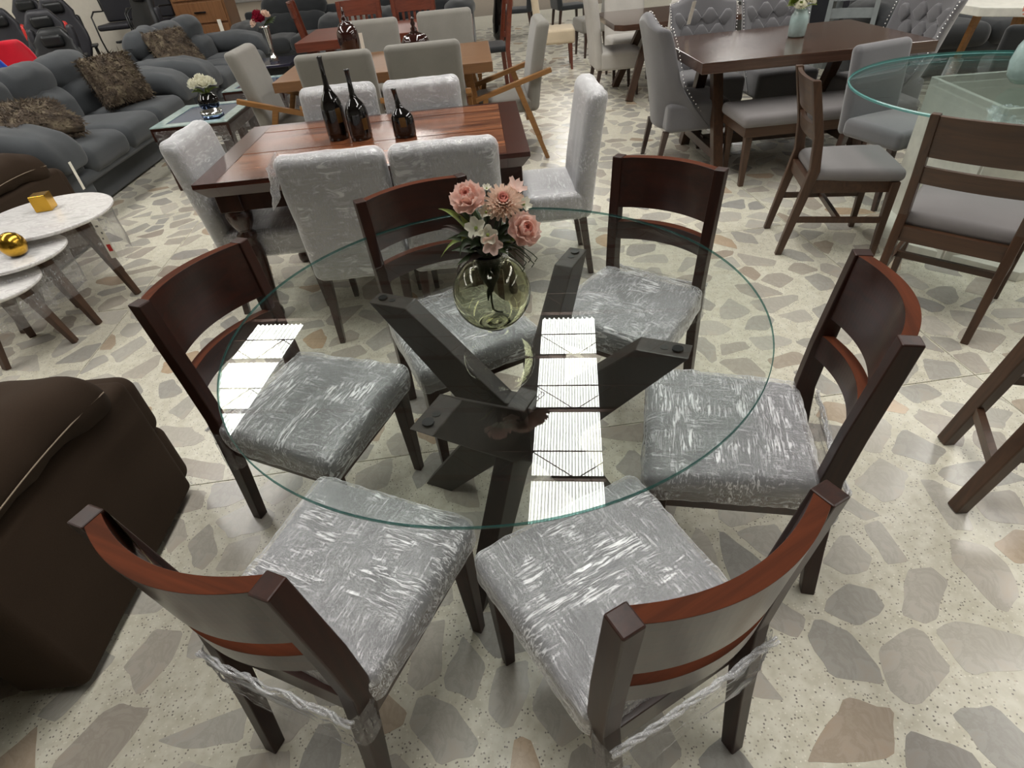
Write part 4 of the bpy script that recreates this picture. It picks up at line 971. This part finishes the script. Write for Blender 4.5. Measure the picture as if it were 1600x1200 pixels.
# ------------------------------------------------------------------ charcoal sofas with fur cushions
def sofa(name, label, loc, rz, L_=2.70, fab='sofa_fabric', seats=3, group=None, h=.92, dp=1.0):
    """local +y front (front face at y=0, back at -dp), x along the length from 0 to L"""
    t = thing(name, label, 'sofa', loc + (0,), rz, group); F = M[fab]
    part('base', F, t, lambda b: (b.rbox((L_ / 2, -dp / 2 - .06, .13), (L_ - .1, dp - .14, .24), .03, 3, 4), b.rbox((L_ / 2, -.07, .27), (L_ - .5, .10, .10), .04, 3, 4)), True)
    for s in (0, 1):
        x = .24 if s == 0 else L_ - .24
        def arm(b):
            b.rbox((x, -dp / 2 - .02, .26), (.40, dp - .06, .46), .06, 4, 5)
        ao = part('arm', F, t, arm, True)
        def pil(b):
            def fn(p): u = p.y / (dp / 2); p.z += .05 * (1 - u * u) - .10 * max(0, u) ** 4; p.x *= 1 + .08 * math.cos(u * 3); p.z += .022 * noise.noise(Vector((p.x * 8, p.y * 6, s * 3))); return p
            b.rbox((x, -dp / 2 + .02, .53), (.46, dp + .02, .22), .105, 5, 10, fn)
        part('arm_pillow', F, ao, pil, True)
    w = (L_ - .86) / seats
    for i in range(seats):
        x = .43 + w * (i + .5)
        part('seat_cushion', F, t, lambda b: b.rbox((x, -.36, .36), (w + .01, .76, .20), .085, 4, 8, lambda p: crown(p, w / 2, .38, .1, .035) + Vector((0, 0, .008 * noise.noise(Vector((p.x * 6 + i, p.y * 6, 0)))))), True)
        def bc(b):
            def fn(p):
                u = p.x / (w / 2); p.y += .05 * (1 - u * u); p.z += .03 * (1 - u * u) * (p.z > 0) + .028 * noise.noise(Vector((p.x * 9 + i * 3, p.z * 9, 1))); p.y -= .12 * (p.z + .1); return p
            b.rbox((x, -.74, .56), (w + .02, .24, .30), .11, 5, 8, fn)
        part('lower_back_cushion', F, t, bc, True)
        def tc(b):
            def fn(p):
                u = p.x / (w / 2); p.y += .05 * (1 - u * u); p.z += .035 * (1 - u * u) * (p.z > 0) + .03 * noise.noise(Vector((p.x * 9 + i * 3, p.z * 9, 5))); return p
            b.rbox((x, -.86, .79), (w + .06, .28, .26), .12, 5, 8, fn)
        part('upper_back_cushion', F, t, tc, True)
    part('back_frame', F, t, lambda b: b.rbox((L_ / 2, -dp + .05, .42), (L_ - .2, .16, .72), .05, 3, 5), True)
    for s in (.1, L_ - .1):
        for y in (-.12, -dp + .1): part('foot', M['black_plastic'], t, lambda b: b.box(s - .03, s + .03, y - .03, y + .03, 0, .03))
    return t
sofa('sofa', 'charcoal three-seat sofa with two fur cushions at the upper left', (-3.08, 7.0), -PI / 2, 2.75, group='charcoal sofas')
sofa('sofa', 'second charcoal sofa farther back with one fur cushion', (-3.00, 9.75), -PI / 2, 2.65, group='charcoal sofas')
def fur_cushion(label, loc, rot, sx, sy, seed):
    t = thing('fur_cushion', label, 'cushion', loc, 0, 'brown fur cushions'); t.rotation_euler = rot
    def fn(p):
        u = p.x / (sx / 2); v = p.y / (sy / 2); p.z *= 1.0 * (1 - .75 * max(abs(u), abs(v)) ** 3); p.z += .01 * noise.noise(Vector((p.x * 12, p.y * 12, seed))); return p
    part('cushion_body', M['fur'], t, lambda b: b.rbox((0, 0, 0), (sx, sy, .20), .05, 3, 10, fn), True)
    rr = random.Random(seed); b = MB()
    for i in range(2600):
        u, v = rr.uniform(-1, 1), rr.uniform(-1, 1); s = rr.choice((-1, 1)); m = 1 - .75 * max(abs(u), abs(v)) ** 3
        p = Vector((u * sx / 2, v * sy / 2, s * .10 * m)); d = Vector((rr.uniform(-.8, .8) + u * .6, rr.uniform(-.8, .8) - .5 + v * .5, s * .5)).normalized() * rr.uniform(.025, .05); w = d.orthogonal().normalized() * .0045
        b.add([p - w, p + w, p + d], [(0, 1, 2)])
    o = b.build('fur', M['fur'], t); o['kind'] = 'stuff'
    return t
fur_cushion('brown fur cushion slumped on the near arm of the first sofa', (-3.44, 4.86, .66), (R_(24), R_(8), R_(60)), .52, .40, 1)
fur_cushion('brown fur cushion upright at the far end of the first sofa', (-3.42, 6.15, .70), (R_(62), 0, R_(52)), .46, .44, 2)
fur_cushion('brown fur cushion leaning on the second sofa', (-3.5, 7.75, .70), (R_(55), R_(0), R_(62)), .52, .50, 3)

# ------------------------------------------------------------------ glass-topped end tables with flowers
M['painted_reflection'] = mat_plain('blue_grey_reflection_colour', srgb(96, 116, 150), .06, .6)  # bluish reflection in the glass top, put into the panel's colour
def end_table(label, loc, w, d, h=.50):
    t = thing('end_table', label, 'side table', loc + (0,), 0, 'wrapped mahogany end tables')
    part('frame', M['mahogany_x'], t, lambda b: (b.box(0, w, 0, .05, h - .10, h), b.box(0, w, d - .05, d, h - .10, h), b.box(0, .05, .05, d - .05, h - .10, h), b.box(w - .05, w, .05, d - .05, h - .10, h)), bevel=.003)
    for x in (.05, w - .05):
        for y in (.05, d - .05): part('leg', M['mahogany'], t, lambda b: b.loft([(x, y, 0, .07, .07), (x, y, h - .10, .085, .085)]), bevel=.003)
    part('glass_border', M['aqua_ceramic'], t, lambda b: (b.box(0, w, 0, .09, h, h + .008), b.box(0, w, d - .09, d, h, h + .008), b.box(0, .09, .09, d - .09, h, h + .008), b.box(w - .09, w, .09, d - .09, h, h + .008)))
    part('inner_panel', M['painted_reflection'], t, lambda b: b.box(.09, w - .09, .09, d - .09, h - .02, h + .004))
    part('shelf', M['mahogany_x'], t, lambda b: b.box(.05, w - .05, .05, d - .05, .14, .17))
    part('plastic_wrap', M['film_loose'], t, lambda b: b.sheet(44, 10, lambda u, v: ((lambda q: (w / 2 + (w / 2 + .01 + .006 * noise.noise(Vector((u * 20, v * 9, 1)))) * max(-1, min(1, 1.35 * math.cos(q))), d / 2 + (d / 2 + .01) * max(-1, min(1, 1.35 * math.sin(q))), h - .02 - (h - .2) * v))(u * 2 * PI))), True)
    return t
end_table('nearer glass-topped mahogany end table with cream roses', (-2.66, 4.92), .62, .76)
end_table('farther glass-topped mahogany end table behind the cream roses', (-2.50, 6.15), .58, .62)
cv = thing('black_bowl_vase', 'dark bowl vase with cream roses on the nearer end table', 'vase', (-2.34, 5.42, .509))
MB().lathe([(.05, 0), (.075, .015), (.088, .05), (.08, .09), (.055, .115), (.05, .125)], 26).build('vase_body', M['black_gloss'], cv, True)
for i in range(7):
    a = i * 2 * PI / 6; c = (.065 * math.cos(a) * (i > 0), .065 * math.sin(a) * (i > 0), .19 + (.03 if i == 0 else .0))
    hb = MB(); rose(hb, c, (c[0] * 4, c[1] * 4, .5), .05, i, 1); hb.build('flower', [M['petal_white']], cv, True)
for i in range(5):
    a = i * 2 * PI / 5 + .3; part('leaf', M['leaf_light'], cv, lambda b: blade(b, (0, 0, .10), (.06 * math.cos(a), .06 * math.sin(a), .17), (.12 * math.cos(a), .12 * math.sin(a), .15), .03), True)
gdish = MB().lathe([(.05, 0), (.08, .004), (.085, .045), (.08, .045), (.07, .01), (.001, .009)], 26).build('glass_dish', M['silver'], None, True); gdish.location = (-2.22, 5.12, .509); tag(gdish, 'low mirrored dish on the nearer end table', 'dish')

# ------------------------------------------------------------------ background rows
def gaming_chair(label, loc, rz, c1='black_mesh', c2='red_vinyl', h=1.25):
    t = thing('gaming_chair', label, 'gaming chair', loc + (0,), rz, 'gaming chairs along the partition wall')
    def sil(z):      # half width of the back over its height
        u = (z - .5) / (h - .5); return .19 + .08 * math.sin(PI * min(1, u * 1.35)) * (1 if u < .74 else 0) + (.04 * (1 - (u - .74) / .26) if u > .74 else 0) - (.07 * (u - .74) / .26 if u > .74 else 0)
    def back(b):
        def fn(p): z = p.z + (h + .5) / 2; p.x *= sil(z) / .25; p.y += -.12 * (z - .5) / (h - .5) + .05 * (abs(p.x) / .25) ** 2; return p
        b.rbox((0, -.22, (h + .5) / 2), (.5, .11, h - .5), .05, 3, 10, fn)
    bo = part('backrest', M[c1], t, back, True)
    for s in (-1, 1): part('side_panel', M[c2], bo, lambda b: b.rbox((s * .17, -.235, .82), (.075, .10, .42), .035, 3, 4, lambda p: Vector((p.x + s * .05 * math.sin((p.z + .2) * 5), p.y + .01 - .12 * (p.z + .32) / .75, p.z))), True)
    part('head_pillow', M['black_plastic'], t, lambda b: b.rbox((0, -.245, h - .13), (.24, .09, .13), .04, 3, 3), True)
    part('seat', M[c1], t, lambda b: b.rbox((0, .06, .46), (.54, .54, .12), .05, 3, 5), True)
    for s in (-1, 1): part('armrest', M['black_plastic'], t, lambda b: (b.box(s * .30 - .04, s * .30 + .04, -.12, .14, .65, .68), b.box(s * .30 - .02, s * .30 + .02, -.02, .03, .42, .65)), bevel=.01)
    part('gas_column', M['black_plastic'], t, lambda b: b.lathe([(.035, .09), (.035, .25), (.028, .25), (.028, .42)], 14), True)
    for i in range(5):
        a = i * 2 * PI / 5; part('base_spoke', M['black_plastic'], t, lambda b: (b.beam((0, 0, .11), (.31 * math.cos(a), .31 * math.sin(a), .075), .05, .04, .035, .03, side=(-math.sin(a), math.cos(a), 0)), b.lathe([(.028, .005), (.03, .03), (.028, .06)], 10, (.31 * math.cos(a), .31 * math.sin(a), 0))))
    return t
tags_at = []
gaming_chair('black and red gaming chair at the far left edge', (-6.05, 8.75), R_(200), 'black_mesh', 'red_vinyl', 1.22)
gaming_chair('black gaming chair with red and pale trim, second from the left', (-5.35, 8.55), R_(205), 'black_mesh', 'red_vinyl', 1.18)
gaming_chair('all black gaming chair beside the red-trimmed one', (-5.75, 9.6), R_(205), 'black_mesh', 'black_plastic', 1.27)
gaming_chair('tall black gaming chair with bright red side panels', (-6.6, 10.3), R_(195), 'black_mesh', 'red_vinyl', 1.30)
gaming_chair('plain black office chair with wide seat before the partition wall', (-4.85, 9.75), R_(150), 'black_plastic', 'black_mesh', 1.30)
gaming_chair('low black office chair behind the sofa', (-5.0, 7.9), R_(190), 'black_plastic', 'black_mesh', 1.02)
def shell_chair(label, loc, rz, c, h=.92):
    t = thing('shell_chair', label, 'chair', loc + (0,), rz, 'small fabric shell chairs behind the sofa')
    part('shell_back', M[c], t, lambda b: b.rbox((0, -.20, h - .24), (.42, .09, .52), .045, 4, 8, lambda p: Vector((p.x * (1 - .45 * max(0, p.z / .26) ** 2.2), p.y + .08 * (p.x / .21) ** 2 - .1 * p.z, p.z))), True)
    part('seat', M[c], t, lambda b: b.rbox((0, .03, .46), (.44, .44, .10), .045, 3, 5), True)
    for sx in (-1, 1):
        for sy in (-1, 1): part('leg', M['black_plastic'], t, lambda b: b.beam((sx * .14, sy * .14, .42), (sx * .20, sy * .20, 0), .025, .025))
    return t
shell_chair('bright crimson shell chair behind the first sofa', (-4.95, 7.15), R_(200), 'crimson', .98)
shell_chair('blue shell chair at the far left edge behind the sofa', (-4.72, 6.35), R_(200), 'blue_vinyl', .93)
def sled_chair(label, loc, rz):
    t = thing('sled_office_chair', label, 'chair', loc, rz, 'visitor chairs on the black platform')
    part('backrest', M['black_mesh'], t, lambda b: b.rbox((0, -.22, .72), (.46, .06, .46), .03, 3, 4), True)
    part('seat', M['black_mesh'], t, lambda b: b.rbox((0, .02, .45), (.48, .46, .08), .035, 3, 4), True)
    for s in (-1, 1): part('sled_leg', M['black_plastic'], t, lambda b: b.tube([(s * .25, -.22, .9), (s * .25, -.24, .64), (s * .25, .10, .66), (s * .25, .24, .60), (s * .25, .25, .3), (s * .25, .2, .05), (s * .25, .0, .012), (s * .25, -.22, .012)], .012, 8), True)
    return t
pl = MB().box(-6.1, -4.68, 10.3, 11.28, 0, .34).build('display_platform', M['black_plastic'], None, bevel=.01); tag(pl, 'low black display platform in front of the partition wall', 'platform')
sled_chair('black visitor chair on the left of the display platform', (-5.6, 10.85, .34), R_(185))
sled_chair('black visitor chair on the right of the display platform', (-5.02, 10.85, .34), R_(165))
dr = thing('dresser', 'tan wooden dresser beyond the far end of the sofas', 'dresser', (-4.24, 11.0, 0))
part('carcass', M['dresser'], dr, lambda b: b.box(-.40, .40, -.25, .25, .06, 1.35), bevel=.006)
for i in range(4):
    dw = part('drawer', M['dresser'], dr, lambda b: b.box(-.37, .37, -.27, -.25, .12 + i * .30, .39 + i * .30), bevel=.004)
    part('handle', M['silver'], dw, lambda b: b.box(-.09, .09, -.295, -.27, .25 + i * .30, .27 + i * .30))
part('plinth', M['dresser'], dr, lambda b: b.box(-.36, .36, -.22, .22, 0, .06))
sofa('black_sofa', 'dark grey-black sofa beyond the flower vase', (-1.95, 10.2), PI, 1.85, 'black_sofa', 2, dp=.95)
sofa('black_sofa', 'dark grey-black sofa in the second row behind the red table', (.0, 10.4), R_(178), 1.75, 'black_sofa', 1, dp=.9)
nt_ = thing('navy_coffee_table', 'dark glass-topped coffee table with a silver flower vase', 'table', (-2.58, 8.2, 0))
part('glass_top', M['navy_top'], nt_, lambda b: b.box(-.30, .30, -.32, .32, .42, .45), bevel=.004)
part('body', M['black_plastic'], nt_, lambda b: b.box(-.25, .25, -.26, .26, .05, .42), bevel=.004)
part('foot_frame', M['black_plastic'], nt_, lambda b: b.box(-.2, .2, -.2, .2, 0, .05))
sv = thing('silver_vase', 'slim silver vase with pink and crimson roses on the dark coffee table', 'vase', (-2.52, 8.10, .4505))
MB().lathe([(.055, 0), (.06, .01), (.045, .06), (.022, .10), (.03, .16), (.045, .26), (.055, .36), (.06, .38)], 26).build('vase_body', M['silver'], sv, True)
for i, (c, mm) in enumerate((((-.06, -.02, .44), 'petal_red'), ((.0, -.05, .45), 'petal_red'), ((.05, .0, .48), 'petal_peach'), ((-.05, .03, .49), 'petal_red'), ((-.085, -.03, .41), 'petal_peach'))):
    hb = MB(); rose(hb, c, (c[0], c[1] - .03, .1), .055, i, 1); hb.build('flower', [M[mm]], sv, True)
for i in range(4): part('leaf', M['leaf'], sv, lambda b: blade(b, (0, 0, .37), (.07, -.02 + .02 * i, .44), (.14 + .01 * i, -.05 + .03 * i, .40 + .02 * i), .05), True)

# red-brown table set
rtb = thing('red_table', 'red-brown dining table with slat-back chairs at the top of the picture', 'table', (-.95, 7.35, 0))
part('table_top', M['red_wood'], rtb, lambda b: b.box(-.92, .92, -.55, .55, .68, .765), bevel=.004)
for sx in (-1, 1):
    for sy in (-1, 1): part('leg', M['red_wood'], rtb, lambda b: b.loft([(sx * .78, sy * .42, 0, .09, .09), (sx * .78, sy * .42, .68, .11, .11)]))
def slat_chair(label, loc, rz, top=.98, w=.48):
    t = thing('slat_back_chair', label, 'chair', loc + (0,), rz, 'red-brown slat-back chairs')
    for s in (-1, 1):
        part('back_post', M['red_wood'], t, lambda b: b.loft([(s * w / 2, -.24, 0, .04, .045), (s * w / 2, -.21, .45, .045, .05), (s * w / 2, -.29, top - .01, .04, .04)]))
        part('leg', M['red_wood'], t, lambda b: b.loft([(s * w / 2, .2, 0, .035, .035), (s * w / 2, .2, .43, .045, .045)]))
    yc = lambda z: -.21 - .08 * (z - .45) / (top - .46)
    part('top_rail', M['red_wood'], t, lambda b: b.slat(w / 2 + .03, top - .16, top, .05, .03, yc))
    part('lower_rail', M['red_wood'], t, lambda b: b.slat(w / 2, .52, .57, .04, .02, yc))
    for i in range(7):
        u = -1 + (i + .5) * 2 / 7; part('slat', M['red_wood'], t, lambda b: b.beam((u * w / 2, yc(.57) - .04 * (1 - u * u), .56), (u * w / 2, yc(top - .15) - .05 * (1 - u * u), top - .15), .03, .012))
    part('seat', M['black_sofa'], t, lambda b: b.rbox((0, 0, .455), (w + .02, .46, .06), .025, 2, 4), True)
    return t
slat_chair('red-brown slat-back chair behind the red table, left one', (-1.40, 8.05), PI)
slat_chair('red-brown slat-back chair behind the red table, right one', (-.75, 7.95), R_(176))
slat_chair('red-brown high-back chair at the left end of the red table', (-1.93, 8.5), R_(-80), 1.02)
slat_chair('red-brown chair at the right end of the red table', (.10, 7.55), R_(95), 1.0)
uph_chair('grey_side_chair', 'grey upholstered chair behind the left part of the red table', (-1.35, 9.05), R_(-60), None, w=.46, top=1.0, fab='taupe_fabric')

# far middle: beige chair, second brown table, pale chairs
t5 = thing('brown_table', 'brown dining table with clipped corners at the top centre', 'table', (2.02, 6.75, 0))
part('table_top', M['brown_top'], t5, lambda b: b.prism([(-.62, -.55), (.66, -.55), (.7, -.5), (.7, .5), (.66, .55), (-.62, .55), (-.7, .47), (-.7, -.47)], .665, .715), bevel=.003)
for sx in (-1, 1):
    for sy in (-1, 1): part('leg', M['walnut'], t5, lambda b: b.beam((sx * .25, sy * .12, .665), (sx * .5, sy * .36, 0), .07, .06), bevel=.003)
CG = 'pale chairs at the brown table'
kw = dict(w=.46, top=.93, seat=.43, d=.50, skirt=.26, lean=.08, fab='pale_fabric', leg='turned', group=CG)
uph_chair('pale_chair', 'pale grey upholstered chair at the left end of the brown table', (1.46, 6.85), -PI / 2, **kw)
uph_chair('pale_chair', 'pale grey upholstered chair with its back to the viewer before the brown table', (1.93, 6.12), R_(4), **kw)
uph_chair('pale_chair', 'pale grey upholstered chair on the far side of the brown table', (1.75, 7.55), PI, **kw)
uph_chair('beige_chair', 'cream upholstered chair turned to the right at the top centre', (1.02, 8.55), R_(-95), None, w=.48, top=.98, seat=.46, skirt=.30, fab='beige_fabric', leg='red_wood')
uph_chair('cream_side_chair', 'cream upholstered chair half hidden behind the beige one', (1.65, 9.2), R_(100), None, w=.46, top=.98, seat=.46, skirt=.30, fab='taupe_fabric', leg='turned')
uph_chair('dark_chair', 'dark chair with thin brown legs at the top centre', (.72, 11.2), R_(80), None, w=.46, top=.95, seat=.46, skirt=.40, fab='black_sofa', leg='turned')
uph_chair('dark_chair', 'dark chair standing beyond the cream chair', (1.55, 11.0), R_(-80), None, w=.46, top=.95, seat=.46, skirt=.40, fab='black_sofa', leg='turned')
fv = thing('floor_vase', 'dark glossy floor vase at the top centre beside the red chair', 'vase', (.42, 11.4, 0))
MB().lathe([(.11, 0), (.14, .08), (.13, .3), (.08, .55), (.06, .75), (.09, .9)], 26).build('vase_body', M['black_gloss'], fv, True)
MB().lathe([(.092, .885), (.1, .9), (.092, .91)], 26).build('rim', M['silver'], fv, True)
# far right: grey wooden chairs, tufted chairs, white table, black units
def ladder_chair(label, loc, rz, mat='taupe_fabric'):
    t = thing('grey_ladder_chair', label, 'chair', loc + (0,), rz, 'grey painted ladder-back chairs')
    for s in (-1, 1):
        part('back_post', M['grey_paint'], t, lambda b: b.loft([(s * .2, -.24, 0, .04, .04), (s * .2, -.2, .45, .045, .045), (s * .2, -.27, .98, .035, .035)]))
        part('leg', M['grey_paint'], t, lambda b: b.loft([(s * .2, .19, 0, .035, .035), (s * .2, .19, .42, .045, .045)]))
    for z in (.58, .72, .86): part('slat', M['grey_paint'], t, lambda b: b.slat(.19, z, z + .08, .03, .02, lambda q: -.2 - .07 * (q - .45) / .53))
    part('seat', M['slate_fabric'], t, lambda b: b.rbox((0, 0, .45), (.44, .44, .07), .03, 2, 4), True)
    return t
M['grey_paint'] = mat_plain('grey_painted_wood', srgb(128, 134, 134), .5)
ladder_chair('grey ladder-back chair behind the right part of the trestle table', (2.99, 6.15), R_(170))
ladder_chair('grey ladder-back chair farther right behind the trestle table', (3.50, 6.05), R_(150))
ladder_chair('grey ladder-back chair at the far upper right', (4.25, 7.25), R_(95))
ltb = thing('grey_table', 'grey painted table behind the ladder-back chairs', 'table', (3.42, 7.35, 0))
part('table_top', M['grey_paint'], ltb, lambda b: b.box(-.55, .55, -.45, .45, .70, .75), bevel=.003)
for sx in (-1, 1):
    for sy in (-1, 1): part('leg', M['grey_paint'], ltb, lambda b: b.box(sx * .45 - .035, sx * .45 + .035, sy * .36 - .035, sy * .36 + .035, 0, .70))
wtb = thing('white_table', 'white eight-sided table top with wooden legs at the upper right corner', 'table', (4.50, 5.25, 0))
part('table_top', M['white_paint'], wtb, lambda b: b.prism([(.62 * math.cos(R_(22.5 + 45 * i)), .62 * math.sin(R_(22.5 + 45 * i))) for i in range(8)], .69, .75), bevel=.004)
for i in range(4):
    a = R_(45 + 90 * i); lg = part('leg', M['honey_z'], wtb, lambda b: b.beam((.3 * math.cos(a), .3 * math.sin(a), .69), (.38 * math.cos(a), .38 * math.sin(a), 0), .05, .05, .035, .035), bevel=.003)
    part('leg_sleeve', M['film_white'], lg, lambda b: b.beam((.345 * math.cos(a), .345 * math.sin(a), .30), (.38 * math.cos(a), .38 * math.sin(a), .003), .08, .08), True)
for i, (x, y, rz, lb) in enumerate(((4.05, 4.55, 60, 'black upholstered chair under the white table, left one'), (5.1, 4.6, 120, 'black upholstered chair under the white table, right one'))):
    uph_chair('black_chair', lb, (x, y), R_(rz - 90), 'black chairs round the white table', w=.46, top=.72, seat=.45, skirt=.33, fab='black_sofa', leg='black_plastic')
sofa('black_sofa', 'black sofa in the dark corner behind the white table', (6.0, 5.98), PI, 2.2, 'black_sofa', 2, dp=.85)
sofa('black_sofa', 'black two-seat sofa at the far right beyond the white table', (6.1, 4.1), R_(95), 1.7, 'black_sofa', 1, dp=.85)
cab = thing('black_cabinet', 'black low cabinet in the upper right background', 'cabinet', (4.6, 8.3, 0))
part('carcass', M['black_plastic'], cab, lambda b: b.box(-1.2, 1.2, -.25, .25, .04, .8), bevel=.005)
for i in range(4): part('door', M['black_mesh'], cab, lambda b: b.box(-1.18 + i * .595, -.60 + i * .595, -.27, -.25, .08, .77), bevel=.003)
part('plinth', M['black_plastic'], cab, lambda b: b.box(-1.15, 1.15, -.22, .22, 0, .04))
# paper tags on the furniture
def ptag(label, p, w, h, rz, tilt=0.):
    o = MB().box(-w / 2, w / 2, -.0006, .0006, -h, 0).build('paper_tag', M['paper']); o.location = p; o.rotation_euler = (tilt, 0, R_(rz)); return tag(o, label, 'tag', 'white paper tags on the furniture')
ptag('white paper tag on the front of the first sofa arm', (-3.045, 4.40, .45), .03, .2, 90)
ptag('white paper tag hanging on the tufted chair left of the aqua jar', (1.66, 5.02, .98), .035, .16, 20, .3)
ptag('white paper tag beside the tall brown urn', (-.96, 5.52, .94), .03, .16, 10)
ptag('white paper tag on the crimson shell chair', (-5.02, 6.98, .90), .05, .26, 20, -.2)
ptag('white paper tag on the black gaming chair at the far left', (-6.02, 8.55, 1.12), .07, .24, 15, -.2)
ptag('white paper tag on the dresser', (-4.0, 10.72, .75), .06, .3, 0)
